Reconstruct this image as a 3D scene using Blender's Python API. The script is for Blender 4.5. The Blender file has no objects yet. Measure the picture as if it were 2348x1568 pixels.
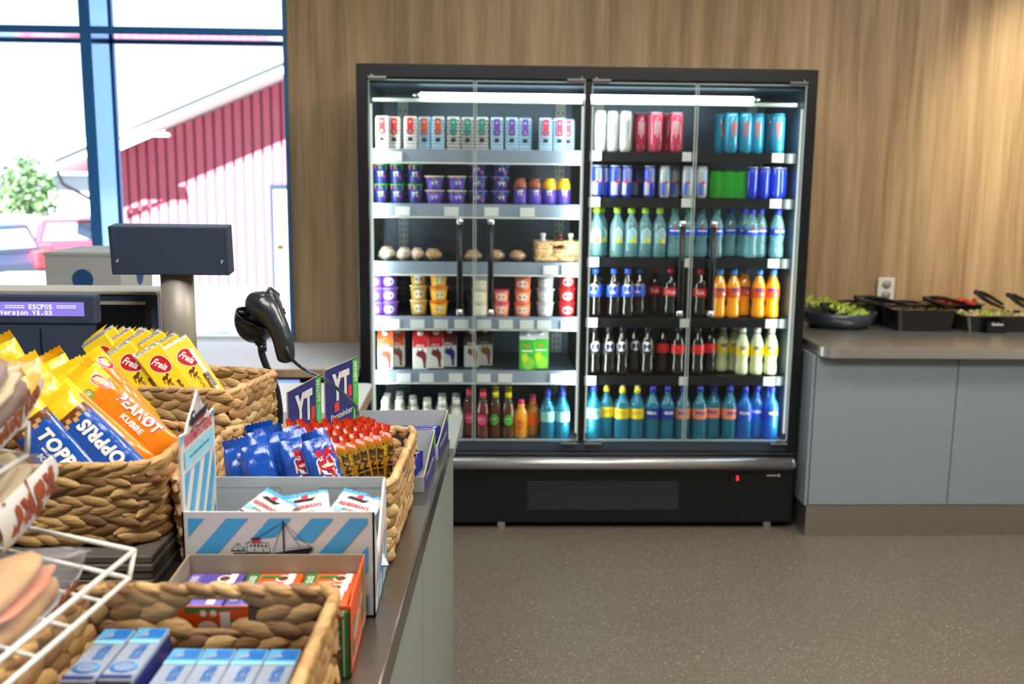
import bpy, bmesh, math, random
from mathutils import Vector, Matrix, noise
rnd = random.Random(11)
pi, sin, cos = math.pi, math.sin, math.cos
scn = bpy.context.scene
COL = scn.collection

# ---------------------------------------------------------------- camera
FPX, TH, PS, RO, EYE = 2251.57, .163876, .032507, .010881, Vector((0, 0, 1.5))
F_ = Vector((sin(PS) * cos(TH), cos(PS) * cos(TH), -sin(TH)))
_r0 = Vector((cos(PS), -sin(PS), 0)); _u0 = _r0.cross(F_)
R_ = _r0 * cos(RO) + _u0 * sin(RO); U_ = R_.cross(F_)
def ray(u, v): return F_ * FPX + R_ * (u - 1174) + U_ * (784 - v)
def onz(u, v, z):                       # measured point on a level surface
    d = ray(u, v); return EYE + d * ((z - EYE.z) / d.z)
def ony(u, v, y):                       # measured point on an upright plane
    d = ray(u, v); return EYE + d * (y / d.y)
cd = bpy.data.cameras.new('camera'); cam = bpy.data.objects.new('camera', cd); COL.objects.link(cam)
cd.sensor_width = 36; cd.lens = FPX * 36 / 2348; cd.clip_start = .05; cd.clip_end = 300
cam.matrix_world = Matrix(((R_.x, U_.x, -F_.x, 0), (R_.y, U_.y, -F_.y, 0), (R_.z, U_.z, -F_.z, EYE.z), (0, 0, 0, 1)))
cd.dof.use_dof = True; cd.dof.focus_distance = 1.95; cd.dof.aperture_fstop = 4.2
scn.camera = cam

# ---------------------------------------------------------------- materials
def S(h, k=1.0):
    h = h.lstrip('#'); o = []
    for i in (0, 2, 4):
        c = int(h[i:i + 2], 16) / 255
        o.append((c / 12.92 if c <= .04045 else ((c + .055) / 1.055) ** 2.4) * k)
    return (*o, 1)
MATS = {}
def nt(name):
    m = bpy.data.materials.new(name); m.use_nodes = True
    t = m.node_tree; t.nodes.clear()
    o = t.nodes.new('ShaderNodeOutputMaterial')
    def N(ty, **kw):
        n = t.nodes.new(ty)
        for k, v in kw.items():
            if k in n.inputs: n.inputs[k].default_value = v
            else: setattr(n, k, v)
        return n
    def L(a, b): t.links.new(a, b)
    return m, N, L, o
def mat(name, col, rough=.5, metal=0., emit=0., coat=0., vary=.06, vscale=30., bump=0., bscale=200., spec=.5, sss=0.):
    if name in MATS: return MATS[name]
    if isinstance(col, str): col = S(col)
    m, N, L, o = nt(name)
    b = N('ShaderNodeBsdfPrincipled', Roughness=rough, Metallic=metal)
    b.inputs['Base Color'].default_value = col
    b.inputs['Coat Weight'].default_value = coat; b.inputs['Coat Roughness'].default_value = .08
    b.inputs['Specular IOR Level'].default_value = spec
    if emit:
        b.inputs['Emission Color'].default_value = col; b.inputs['Emission Strength'].default_value = emit
    if vary or bump:
        tc = N('ShaderNodeTexCoord'); n = N('ShaderNodeTexNoise', Scale=vscale, Detail=3.); L(tc.outputs['Object'], n.inputs['Vector'])
        if vary:
            h = N('ShaderNodeHueSaturation'); h.inputs['Color'].default_value = col
            mr = N('ShaderNodeMapRange'); mr.inputs['To Min'].default_value = 1 - vary; mr.inputs['To Max'].default_value = 1 + vary
            L(n.outputs['Fac'], mr.inputs['Value']); L(mr.outputs['Result'], h.inputs['Value']); L(h.outputs['Color'], b.inputs['Base Color'])
        if bump:
            n2 = N('ShaderNodeTexNoise', Scale=bscale, Detail=4.); L(tc.outputs['Object'], n2.inputs['Vector'])
            bp = N('ShaderNodeBump', Strength=bump, Distance=.004); L(n2.outputs['Fac'], bp.inputs['Height']); L(bp.outputs['Normal'], b.inputs['Normal'])
    L(b.outputs[0], o.inputs[0]); MATS[name] = m; return m
def clear(name, tint, dif=0., dcol=None, gl=1., rough=.03):
    """thin clear plastic or glass: tinted see-through, fresnel gloss, a little body colour"""
    if name in MATS: return MATS[name]
    if isinstance(tint, str): tint = S(tint)
    m, N, L, o = nt(name)
    t = N('ShaderNodeBsdfTransparent', Color=tint); g = N('ShaderNodeBsdfGlossy', Roughness=rough)
    g.inputs['Color'].default_value = (gl, gl, gl, 1)
    base = t.outputs[0]
    if dif:
        d = N('ShaderNodeBsdfDiffuse', Color=S(dcol) if isinstance(dcol, str) else (dcol or tint)); mx = N('ShaderNodeMixShader'); mx.inputs[0].default_value = dif
        L(t.outputs[0], mx.inputs[1]); L(d.outputs[0], mx.inputs[2]); base = mx.outputs[0]
    f = N('ShaderNodeFresnel', IOR=1.45); ge = N('ShaderNodeNewGeometry'); mu = N('ShaderNodeMath', operation='MULTIPLY')
    iv = N('ShaderNodeMath', operation='SUBTRACT'); iv.inputs[0].default_value = 1
    L(ge.outputs['Backfacing'], iv.inputs[1]); L(f.outputs[0], mu.inputs[0]); L(iv.outputs[0], mu.inputs[1])
    mx2 = N('ShaderNodeMixShader'); L(mu.outputs[0], mx2.inputs[0]); L(base, mx2.inputs[1]); L(g.outputs[0], mx2.inputs[2])
    L(mx2.outputs[0], o.inputs[0]); MATS[name] = m; return m
def wicker(name, dark):
    m, N, L, o = nt(name)
    b = N('ShaderNodeBsdfPrincipled', Roughness=.55); g = N('ShaderNodeNewGeometry'); tc = N('ShaderNodeTexCoord')
    r = N('ShaderNodeValToRGB'); cs = ('#8f6a42', '#c49a64', '#d8b27c', '#ad8654', '#e2c08c') if not dark else ('#7a5534', '#b98f58', '#cda468', '#93693f', '#d8b074')
    while len(r.color_ramp.elements) < 5: r.color_ramp.elements.new(.5)
    for i, e in enumerate(r.color_ramp.elements): e.position = (0., .2, .5, .72, 1.)[i]; e.color = S(cs[i])
    L(g.outputs['Random Per Island'], r.inputs[0])
    n = N('ShaderNodeTexNoise', Scale=60., Detail=6.); mp = N('ShaderNodeMapping'); mp.inputs['Scale'].default_value = (1, 1, 5)
    L(tc.outputs['Object'], mp.inputs[0]); L(mp.outputs[0], n.inputs['Vector'])
    h = N('ShaderNodeHueSaturation'); mr = N('ShaderNodeMapRange'); mr.inputs['To Min'].default_value = .45; mr.inputs['To Max'].default_value = 1.5
    L(n.outputs['Fac'], mr.inputs['Value']); L(mr.outputs[0], h.inputs['Value']); L(r.outputs[0], h.inputs['Color']); L(h.outputs[0], b.inputs['Base Color'])
    bp = N('ShaderNodeBump', Strength=.7, Distance=.002); L(n.outputs['Fac'], bp.inputs['Height']); L(bp.outputs[0], b.inputs['Normal'])
    L(b.outputs[0], o.inputs[0]); return m
def wood(name, a, b_, c, sx=14., rough=.45):
    m, N, L, o = nt(name)
    b = N('ShaderNodeBsdfPrincipled', Roughness=rough); tc = N('ShaderNodeTexCoord')
    mp = N('ShaderNodeMapping'); mp.inputs['Scale'].default_value = (sx, sx, .7); L(tc.outputs['Object'], mp.inputs[0])
    n = N('ShaderNodeTexNoise', Scale=1., Detail=7., Roughness=.62, Distortion=.35); L(mp.outputs[0], n.inputs['Vector'])
    mp2 = N('ShaderNodeMapping'); mp2.inputs['Scale'].default_value = (sx * 9, sx * 9, 2.5); L(tc.outputs['Object'], mp2.inputs[0])
    n2 = N('ShaderNodeTexNoise', Scale=1., Detail=4.); L(mp2.outputs[0], n2.inputs['Vector'])
    ad = N('ShaderNodeMath', operation='MULTIPLY_ADD'); ad.inputs[1].default_value = .3; L(n2.outputs['Fac'], ad.inputs[0]); L(n.outputs['Fac'], ad.inputs[2])
    r = N('ShaderNodeValToRGB'); r.color_ramp.elements.new(.5)
    for e, p, k in zip(r.color_ramp.elements, (.46, .64, .86), (a, b_, c)): e.position = p; e.color = S(k)
    L(ad.outputs[0], r.inputs[0]); L(r.outputs[0], b.inputs['Base Color']); L(b.outputs[0], o.inputs[0]); return m

# ---------------------------------------------------------------- mesh builder
class MB:
    def __init__(s): s.v = []; s.f = []; s.m = []; s.ms = []; s.sm = []
    def mi(s, m):
        if m not in s.ms: s.ms.append(m)
        return s.ms.index(m)
    def add(s, vs, fs, m, smooth=False, M=None):
        b = len(s.v); k = s.mi(m) if not isinstance(m, list) else None
        s.v += [tuple(M @ Vector(p)) if M else tuple(p) for p in vs]
        for i, f in enumerate(fs):
            s.f.append([b + j for j in f]); s.m.append(k if k is not None else s.mi(m[i])); s.sm.append(smooth)
        return s
    def merge(s, o, M=None):
        b = len(s.v); s.v += [tuple(M @ Vector(p)) if M else p for p in o.v]
        for f, k, q in zip(o.f, o.m, o.sm): s.f.append([b + j for j in f]); s.m.append(s.mi(o.ms[k])); s.sm.append(q)
        return s
    def box(s, x0, x1, y0, y1, z0, z1, m, M=None):
        return s.add([(x0, y0, z0), (x1, y0, z0), (x1, y1, z0), (x0, y1, z0), (x0, y0, z1), (x1, y0, z1), (x1, y1, z1), (x0, y1, z1)],
                     [(0, 3, 2, 1), (4, 5, 6, 7), (0, 1, 5, 4), (1, 2, 6, 5), (2, 3, 7, 6), (3, 0, 4, 7)], m, False, M)
    def rbox(s, x0, x1, y0, y1, z0, z1, m, r=.004, seg=2, M=None):
        bm = bmesh.new(); bmesh.ops.create_cube(bm, size=1)
        for v in bm.verts: v.co = Vector(((x0 + x1) / 2 + v.co.x * (x1 - x0), (y0 + y1) / 2 + v.co.y * (y1 - y0), (z0 + z1) / 2 + v.co.z * (z1 - z0)))
        bmesh.ops.bevel(bm, geom=list(bm.edges), offset=r, segments=seg, affect='EDGES', profile=.5)
        bm.verts.index_update()
        s.add([v.co.copy() for v in bm.verts], [[v.index for v in f.verts] for f in bm.faces], m, False, M); bm.free(); return s
    def prism(s, pts, z0, z1, m, M=None, smooth=False):      # plan polygon (ccw) extruded up
        n = len(pts)
        s.add([(x, y, z0) for x, y in pts] + [(x, y, z1) for x, y in pts],
              [list(range(n))[::-1], list(range(n, 2 * n))] + [(i, (i + 1) % n, n + (i + 1) % n, n + i) for i in range(n)], m, smooth, M); return s
    def lathe(s, prof, m, seg=24, M=None, sx=1., sy=1.):      # prof: [(r,z[,mat])]; mat starts a band
        vs, fs, mm, cur = [], [], [], m
        for p in prof: vs += [(p[0] * cos(2 * pi * i / seg) * sx, p[0] * sin(2 * pi * i / seg) * sy, p[1]) for i in range(seg)]
        for j in range(len(prof) - 1):
            if len(prof[j]) > 2: cur = prof[j][2]
            for i in range(seg):
                a, b = j * seg + i, j * seg + (i + 1) % seg; fs.append((a, b, b + seg, a + seg)); mm.append(cur)
        for j, rev in ((0, True), (len(prof) - 1, False)):
            if prof[j][0] > 1e-5:
                l = list(range(j * seg, j * seg + seg)); fs.append(l[::-1] if rev else l); mm.append(mm[0] if rev else cur)
        s.add(vs, fs, mm, True, M); return s
    def tube(s, pts, r, m, seg=10, M=None, closed=False):
        pts = [Vector(p) for p in pts]; n = len(pts); rr = r if isinstance(r, (list, tuple)) else [r] * n
        vs, fs = [], []; up = None
        for i, p in enumerate(pts):
            t = (pts[(i + 1) % n] if closed or i < n - 1 else p) - (pts[i - 1] if closed or i else p); t.normalize()
            if up is None: up = Vector((0, 0, 1)) if abs(t.z) < .9 else Vector((1, 0, 0))
            a = t.cross(up); 
            if a.length < 1e-6: a = t.cross(Vector((.3, .8, .5)))
            a.normalize(); up = a.cross(t)
            vs += [p + (a * cos(2 * pi * k / seg) + up * sin(2 * pi * k / seg)) * rr[i] for k in range(seg)]
        for i in range(n if closed else n - 1):
            j = (i + 1) % n
            for k in range(seg): fs.append((i * seg + k, i * seg + (k + 1) % seg, j * seg + (k + 1) % seg, j * seg + k))
        if not closed: fs += [list(range(seg))[::-1], list(range((n - 1) * seg, n * seg))]
        s.add(vs, fs, m, True, M); return s
    def ball(s, c, rx, ry, rz, m, nu=12, nv=8, M=None, jit=0.):
        vs, fs = [], []
        for j in range(nv + 1):
            for i in range(nu):
                a, b = 2 * pi * i / nu, pi * j / nv; d = Vector((sin(b) * cos(a), sin(b) * sin(a), cos(b)))
                k = 1 + jit * noise.noise(d * 2.3 + Vector(c) * 9) if jit else 1
                vs.append((c[0] + rx * d.x * k, c[1] + ry * d.y * k, c[2] + rz * d.z * k))
        for j in range(nv):
            for i in range(nu):
                a, b = j * nu + i, j * nu + (i + 1) % nu; fs.append((a + nu, b + nu, b, a))
        s.add(vs, fs, m, True, M); return s
    def me(s, name):
        m = bpy.data.meshes.new(name); m.from_pydata(s.v, [], s.f)
        for k in s.ms: m.materials.append(k)
        m.polygons.foreach_set('material_index', s.m); m.polygons.foreach_set('use_smooth', s.sm); m.update(); return m
def arc(x, y, r, a0, a1, n=6): return [(x + r * cos(a0 + (a1 - a0) * i / n), y + r * sin(a0 + (a1 - a0) * i / n)) for i in range(n + 1)]
def rrect(w, d, r, n=6):
    o = []
    for sx, sy, a in ((1, -1, -pi / 2), (1, 1, 0), (-1, 1, pi / 2), (-1, -1, pi)): o += arc(sx * (w / 2 - r), sy * (d / 2 - r), r, a, a + pi / 2, n)
    return o

# ---------------------------------------------------------------- flat artwork: letters and marks
_tc = {}
def text_tris(txt, bold=0., shear=0.):
    k = (txt, bold, shear)
    if k not in _tc:
        c = bpy.data.curves.new('t', 'FONT'); c.body = txt; c.size = 1; c.offset = bold; c.shear = shear; c.resolution_u = 3; c.space_character = 1 + bold * 1.6
        c.align_x = 'CENTER'; c.align_y = 'CENTER'; c.fill_mode = 'FRONT'
        o = bpy.data.objects.new('t', c); me = bpy.data.meshes.new_from_object(o)
        vs = [(v.co.x, v.co.y) for v in me.vertices]; fs = [list(p.vertices) for p in me.polygons]
        if fs:
            p0 = me.polygons[0]
            if p0.normal.z < 0: fs = [f[::-1] for f in fs]
        xs = [v[0] for v in vs] or [0, 1]; ys = [v[1] for v in vs] or [0, 1]
        _tc[k] = (vs, fs, min(xs), max(xs), min(ys), max(ys))
        bpy.data.objects.remove(o); bpy.data.meshes.remove(me); bpy.data.curves.remove(c)
    return _tc[k]
class Art:                      # ordered layers of 2-D shapes
    def __init__(s): s.l = []
    def poly(s, pts, m): s.l.append(([tuple(p) for p in pts], [list(range(len(pts)))], m)); return s
    def rect(s, x0, y0, x1, y1, m, nx=1):
        pts, fs = [], []
        for i in range(nx + 1): x = x0 + (x1 - x0) * i / nx; pts += [(x, y0), (x, y1)]
        for i in range(nx): fs.append([2 * i, 2 * i + 2, 2 * i + 3, 2 * i + 1])
        s.l.append((pts, fs, m)); return s
    def disc(s, x, y, rx, m, ry=None, n=20, a0=0., a1=2 * pi):
        ry = ry or rx; full = abs(a1 - a0 - 2 * pi) < 1e-6
        pts = [(x, y)] + [(x + rx * cos(a0 + (a1 - a0) * i / n), y + ry * sin(a0 + (a1 - a0) * i / n)) for i in range(n + (0 if full else 1))]
        fs = [[0, i + 1, (i + 1) % n + 1 if full else i + 2] for i in range(n)]
        s.l.append((pts, fs, m)); return s
    def ring(s, x, y, r0, r1, m, n=24, ky=1., a0=0., a1=2 * pi):
        pts, fs = [], []
        for i in range(n + 1):
            a = a0 + (a1 - a0) * i / n; pts += [(x + r0 * cos(a), y + r0 * sin(a) * ky), (x + r1 * cos(a), y + r1 * sin(a) * ky)]
        for i in range(n): fs.append([2 * i, 2 * i + 1, 2 * i + 3, 2 * i + 2])
        s.l.append((pts, fs, m)); return s
    def line(s, pts, w, m):
        for (x0, y0), (x1, y1) in zip(pts, pts[1:]):
            l = math.hypot(x1 - x0, y1 - y0) or 1e-9; nx, ny = -(y1 - y0) / l * w / 2, (x1 - x0) / l * w / 2
            s.poly([(x0 - nx, y0 - ny), (x1 - nx, y1 - ny), (x1 + nx, y1 + ny), (x0 + nx, y0 + ny)], m)
        return s
    def text(s, txt, x, y, w, h, m, rot=0., bold=.02, shear=0., out=None, ow=.0):
        """letters fitted into a w x h box centred at x,y"""
        vs, fs, x0, x1, y0, y1 = text_tris(txt, bold, shear); c, q = cos(rot), sin(rot)
        kx, ky = w / max(x1 - x0, 1e-6), h / max(y1 - y0, 1e-6)
        if out:
            v2, f2, a0, a1, b0, b1 = text_tris(txt, bold + ow, shear)
            P = [((p[0] - (x0 + x1) / 2) * kx, (p[1] - (y0 + y1) / 2) * ky) for p in v2]
            s.l.append(([(x + a * c - b * q, y + a * q + b * c) for a, b in P], f2, out))
        P = [((p[0] - (x0 + x1) / 2) * kx, (p[1] - (y0 + y1) / 2) * ky) for p in vs]
        s.l.append(([(x + a * c - b * q, y + a * q + b * c) for a, b in P], fs, m)); return s
    def shifted(s, dx, dy, k=1.):
        o = Art(); o.l = [([(x * k + dx, y * k + dy) for x, y in P], f, m) for P, f, m in s.l]; return o
    def rot180(s):
        o = Art(); o.l = [([(-x, -y) for x, y in P], f, m) for P, f, m in s.l]; return o
def paint(mb, art, fn, e0=.0003, de=.00012, clip=None):
    """lay the artwork on a surface: fn(x, y, lift) -> point"""
    for i, (P, fs, m) in enumerate(art.l):
        e = e0 + de * i
        if clip: fs = [f for f in fs if all(clip(P[k]) for k in f)]
        mb.add([fn(x, y, e) for x, y in P], fs, m)
    return mb
def front(y): return lambda s, t, e: (s, y - e, t)           # faces -Y
def rightside(x): return lambda s, t, e: (x + e, s, t)       # faces +X, s runs along +Y
def topside(z): return lambda s, t, e: (s, t, z + e)
def cyl(r, rz=0.): return lambda s, t, e: ((r + e) * sin(s / r + rz), -(r + e) * cos(s / r + rz), t)

# ---------------------------------------------------------------- objects
def link(o, parent=None):
    COL.objects.link(o)
    if parent: o.parent = parent
    return o
def tag(o, label, cat, group=None):
    o['label'] = label; o['category'] = cat
    if group: o['group'] = group
    return o
def ob(name, mb, parent=None, label=None):
    o = bpy.data.objects.new(name, mb if isinstance(mb, bpy.types.Mesh) else mb.me(name)); link(o, parent)
    if label: o['label'] = label
    return o
def struct(name, mb, parent=None):
    o = ob(name, mb, parent)
    if not parent: o['kind'] = 'structure'
    return o
def thing(name, label, cat, M=None, group=None):
    o = bpy.data.objects.new(name, None); COL.objects.link(o); o.empty_display_size = .05
    if M is not None: o.matrix_world = M if isinstance(M, Matrix) else Matrix.Translation(M)
    return tag(o, label, cat, group)
def spawn(proto, name, label, cat, M, group=None):
    """proto: [(part name, mesh, [(sub-part name, mesh)])], meshes shared between copies"""
    t = thing(name, label, cat, M, group)
    for p in proto:
        o = ob(p[0], p[1], t)
        for q in (p[2] if len(p) > 2 else ()): ob(q[0], q[1], o)
    return t
def T(x, y, z, rz=0.): return Matrix.Translation((x, y, z)) @ Matrix.Rotation(rz, 4, 'Z')
def frame(B, A, n):
    """local +Y runs from B to A, local +Z leans towards n, origin half-way"""
    B, A = Vector(B), Vector(A); y = (A - B).normalized(); x = y.cross(Vector(n)).normalized(); z = x.cross(y)
    return Matrix(((x.x, y.x, z.x, (A.x + B.x) / 2), (x.y, y.y, z.y, (A.y + B.y) / 2), (x.z, y.z, z.z, (A.z + B.z) / 2), (0, 0, 0, 1)))
ORD = ['first', 'second', 'third', 'fourth', 'fifth', 'sixth', 'seventh', 'eighth', 'ninth', 'tenth', 'eleventh', 'twelfth']
def nth(i, n): return 'leftmost' if i == 0 else 'rightmost' if i == n - 1 else ORD[i] + ' from left'
# ================================================================ palette
M_oak = wood('oak_panel', '#8f7555', '#b0956f', '#cbb088')
M_oak_edge = wood('oak_edge', '#8a7458', '#a89070', '#c0a888')
M_steel = mat('brushed_steel', (.66, .655, .63, 1), .27, .82, vary=.05, vscale=8)
M_steel_d = mat('dark_brushed_steel', (.42, .40, .36, 1), .33, .85, vary=.05, vscale=8)
M_ctop = mat('counter_steel', (.27, .245, .21, 1), .3, .95, vary=.06, vscale=6)
M_bluegrey = mat('blue_grey_laminate', '#8d9ba4', .5, vary=.02)
M_lamgrey = mat('grey_laminate', '#8d9692', .5, vary=.02)
M_white = mat('white_laminate', '#e4e6ea', .4, vary=.02)
M_black = mat('black_enamel', '#0b0f14', .35, vary=.1)
M_blackp = mat('black_plastic', '#131519', .38, vary=.1)
M_dkblue = mat('dark_blue_grey_plastic', '#334258', .55, vary=.1, bump=.1, bscale=900)
M_cool_in = mat('cooler_lining', '#4f6070', .35, .4, vary=.1, vscale=4)
M_chrome = mat('bright_steel', (.7, .7, .7, 1), .2, 1., vary=0)
M_led = mat('cool_led', (.93, 1., .97, 1), .5, emit=17, vary=0)
M_ledv = mat('cool_led_strip', (.80, .86, .85, 1), .5, emit=.5, vary=0)
M_glass = clear('pane_glass', (.94, .97, .96, 1))
M_wglass = clear('window_glass', (.97, .99, 1, 1), gl=.6)
M_edge = mat('polished_glass_edge', '#a9bdb8', .15, vary=0, coat=1)
M_alu = mat('glare_blue_frame', '#2f7cc4', .4, .1, vary=.05)  # bright blue holds the window glare tinting the dark frame
M_alu_s = mat('sky_sheen_side', '#6d9fd8', .12, .9, vary=0)  # paler copy of the frame, the sky's reflection put into its colour
M_paper = mat('white_paper', '#e9e9e4', .6, vary=.03)
M_tagp = mat('price_paper', '#dfe3e2', .5, vary=.03)
M_rail = clear('clear_price_rail', '#d2deee', dif=.42, dcol='#c6d2e4')
M_plain = mat('painted_wall', '#cfcac0', .7, vary=.03)

# ================================================================ the room
WY = 4.8
def box(x0, x1, y0, y1, z0, z1, m, r=0.): return (MB().rbox(x0, x1, y0, y1, z0, z1, m, r) if r else MB().box(x0, x1, y0, y1, z0, z1, m))
def floor_mat():
    m, N, L, o = nt('speckled_vinyl'); b = N('ShaderNodeBsdfPrincipled', Roughness=.33); tc = N('ShaderNodeTexCoord')
    v = N('ShaderNodeTexVoronoi', Scale=300.); L(tc.outputs['Object'], v.inputs['Vector'])
    r = N('ShaderNodeValToRGB'); r.color_ramp.interpolation = 'CONSTANT'
    cs = ((0, '#6c6459'), (.3, '#736b5f'), (.55, '#665f54'), (.8, '#7b7366'), (.955, '#a09989'), (.99, '#c4bfb2'))
    while len(r.color_ramp.elements) < len(cs): r.color_ramp.elements.new(.5)
    for e, (p, c) in zip(r.color_ramp.elements, cs): e.position = p; e.color = S(c)
    sp = N('ShaderNodeSeparateColor'); L(v.outputs['Color'], sp.inputs[0]); L(sp.outputs[0], r.inputs[0])
    n = N('ShaderNodeTexNoise', Scale=1.2, Detail=4.); L(tc.outputs['Object'], n.inputs['Vector'])
    h = N('ShaderNodeHueSaturation'); mr = N('ShaderNodeMapRange'); mr.inputs['To Min'].default_value = .85; mr.inputs['To Max'].default_value = 1.15
    L(n.outputs['Fac'], mr.inputs[0]); L(mr.outputs[0], h.inputs['Value']); L(r.outputs[0], h.inputs['Color']); L(h.outputs[0], b.inputs['Base Color'])
    mr2 = N('ShaderNodeMapRange'); mr2.inputs['To Min'].default_value = .25; mr2.inputs['To Max'].default_value = .5; L(n.outputs['Fac'], mr2.inputs[0]); L(mr2.outputs[0], b.inputs['Roughness'])
    L(b.outputs[0], o.inputs[0]); return m
XW = -.915
struct('floor', box(-4.2, 4.4, -2.6, WY + .2, -.1, 0, floor_mat()))
struct('ceiling', box(-4.2, 4.4, -2.6, WY + .25, 2.95, 3.1, M_plain))
struct('wall_back', box(XW, 4.4, WY, WY + .2, 0, 2.95, M_oak))
struct('wall_back_low', box(-4.2, XW, WY, WY + .2, 0, .68, M_plain))
struct('wall_left', box(-4.2, -4., -2.6, WY + .2, 0, 2.95, M_plain))
struct('wall_right', box(4.2, 4.4, -2.6, WY, 0, 2.95, M_plain))
struct('wall_front', box(-4., 4.2, -2.6, -2.4, 0, 2.95, M_plain))
w = bpy.data.objects.new('window_1', None); COL.objects.link(w); w['kind'] = 'structure'; w.location = (0, 0, 0)
def member(x0, x1, z0, z1, upright, y0=4.75):
    m = MB(); m.box(x0, x1, y0, y0 + .006, z0, z1, M_alu)
    if upright: m.box(x0, x1 + .003, y0 + .006, 5.0, z0, z1, M_alu_s)
    else: m.box(x0, x1, y0 + .006, 5.0, z0, z1, M_alu_s)
    m.box(x0 - (.006 if upright else 0), x1 + (.012 if upright else 0), 5.0, 5.03, z0 - (0 if upright else .012), z1 + (0 if upright else .006), M_alu); return m
struct('mullion', member(-1.853, -1.806, .7, 2.95, True), w)
struct('transom', member(-4., XW - .012, 2.143, 2.176, False, 4.752), w)
struct('jamb', box(XW - .014, XW, WY - .03, 5.03, .7, 2.95, M_alu), w)
struct('glass_pane', box(-4., XW - .014, 5.012, 5.018, .7, 2.95, M_wglass), w)
struct('sill', box(-4., XW, 5.02, 5.14, .66, .69, M_white), w)

# ================================================================ outdoors
GZ = -.83
M_asph = mat('pale_asphalt', (.06, .06, .06, 1), .9, vary=.15, vscale=.6)
M_red = mat('red_barn_board', (.36, .075, .11, 1), .8, vary=.10, vscale=3); M_redd = mat('red_barn_groove', (.18, .035, .07, 1), .8)
M_trim = mat('white_painted_board', '#e8e8ea', .6); M_beige = mat('beige_door', '#8a7458', .6)
M_leaf = mat('leaf_green', '#38582c', .7, vary=.4, vscale=3); M_bark = mat('bark', '#6b5a4a', .9)
M_carg = mat('black_car_paint', '#1b2a40', .25, coat=1); M_carw = mat('white_car_paint', '#8e99a2', .25, coat=1); M_carr = mat('dark_red_car_paint', '#7a2030', .25, coat=1)
M_cglass = mat('dark_car_glass', '#5f7f9c', .08, coat=1); M_tyre = mat('tyre', '#1a1a1c', .8); M_tail = mat('red_tail_light', '#e03038', .3, emit=.6); M_hub = mat('alloy_wheel', '#b8bcc2', .35, .6)
M_pale = mat('pale_render', '#98a4b2', .8); M_blueg = mat('blue_garage_door', '#4a7ab0', .7); M_tile = mat('pale_grey_roof', '#7c8894', .8)
struct('ground', box(-80, 60, 5.15, 120, GZ - .2, GZ, M_asph))
tag(b := thing('barn', 'red board barn with white gable fascia and pale door outside the window', 'barn', (0, 0, 0)), b['label'], 'barn')
X0, ZE, SL, XR = -7.57, 1.98, .426, -.6
wl = MB(); n = 35; pw = (XR - X0) / n
for i in range(n):                       # board and batten cladding follows the gable
    a = X0 + i * pw
    for x0, x1, y, m in ((a, a + pw * .30, 21.0, M_redd), (a + pw * .30, a + pw, 20.955, M_red)):
        z0, z1 = ZE + SL * (x0 - X0), ZE + SL * (x1 - X0)
        wl.add([(x0, y, GZ), (x1, y, GZ), (x1, y, z1), (x0, y, z0), (x0, 21.1, GZ), (x1, 21.1, GZ), (x1, 21.1, z1), (x0, 21.1, z0)], [(0, 1, 2, 3), (1, 5, 6, 2), (4, 0, 3, 7)], m)
wl.box(X0, X0 + .1, 21.1, 29, GZ, ZE, M_red)
ob('gable_wall', wl, b)
rf = MB(); xl = -8.65
def rz(x): return ZE + SL * (x - X0) + .04
for dz, y0, y1, m in ((.0, 20.35, 29.5, M_trim), (.2, 20.3, 29.5, M_tile)):
    rf.add([(xl, y0, rz(xl) + dz), (XR, y0, rz(XR) + dz), (XR, y1, rz(XR) + dz), (xl, y1, rz(xl) + dz), (xl, y0, rz(xl) + dz + .16), (XR, y0, rz(XR) + dz + .16), (XR, y1, rz(XR) + dz + .16), (xl, y1, rz(xl) + dz + .16)],
           [(0, 3, 2, 1), (4, 5, 6, 7), (0, 1, 5, 4), (1, 2, 6, 5), (2, 3, 7, 6), (3, 0, 4, 7)], m)
ob('roof', rf, b)
ob('eave_board', MB().add([(X0, 20.3, ZE - .12), (X0 + 1.25, 20.3, ZE + .42), (X0, 20.3, ZE + .1)], [(0, 1, 2)], M_trim).box(X0 + .2, X0 + 1.3, 20.3, 20.42, ZE + .30, ZE + .36, M_trim), b)
ob('downpipe', MB().tube([(xl + .05, 20.5, rz(xl)), (xl + .1, 20.6, rz(xl) - .25), (xl + .6, 20.9, rz(xl) - .6), (X0 - .1, 21.0, rz(xl) - .75), (X0 - .1, 21.0, GZ)], .04, M_carg, 8), b)
dr = ob('door', box(-4.34, -3.4, 20.86, 20.95, GZ, 1.28, M_beige, .01), b)
ob('door_frame', box(-4.42, -4.34, 20.84, 20.95, GZ, 1.36, M_carg).box(-4.34, -3.3, 20.84, 20.95, 1.28, 1.36, M_carg), dr); ob('door_handle', box(-4.3, -4.16, 20.8, 20.86, .1, .14, M_hub, .005), dr)
# a loose tree
tm = MB(); tr = MB(); tx, ty = -20.3, 45.
for i in range(1500):
    d = Vector((rnd.gauss(0, 1), rnd.gauss(0, 1), rnd.gauss(0, 1))).normalized() * rnd.random() ** .4
    p = Vector((tx + d.x * 1.55, ty + d.y * 1.5, .7 + d.z * 1.75 - abs(d.x) * .5)); q = Vector((rnd.gauss(0, 1), rnd.gauss(0, 1), rnd.gauss(0, 1))).normalized(); r_ = q.orthogonal().normalized(); k = rnd.uniform(.08, .17)
    tm.add([p - r_ * k, p + q.cross(r_) * k * .6, p + r_ * k, p - q.cross(r_) * k * .6], [(0, 1, 2, 3)], M_leaf)
tr.tube([(tx, ty, GZ), (tx + .05, ty, -.2), (tx - .03, ty, .9)], [.16, .12, .05], M_bark, 8)
t = thing('street_tree', 'loose green tree standing beyond the parked cars', 'tree', (0, 0, 0)); ob('crown', tm, t); ob('trunk', tr, t)
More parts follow.
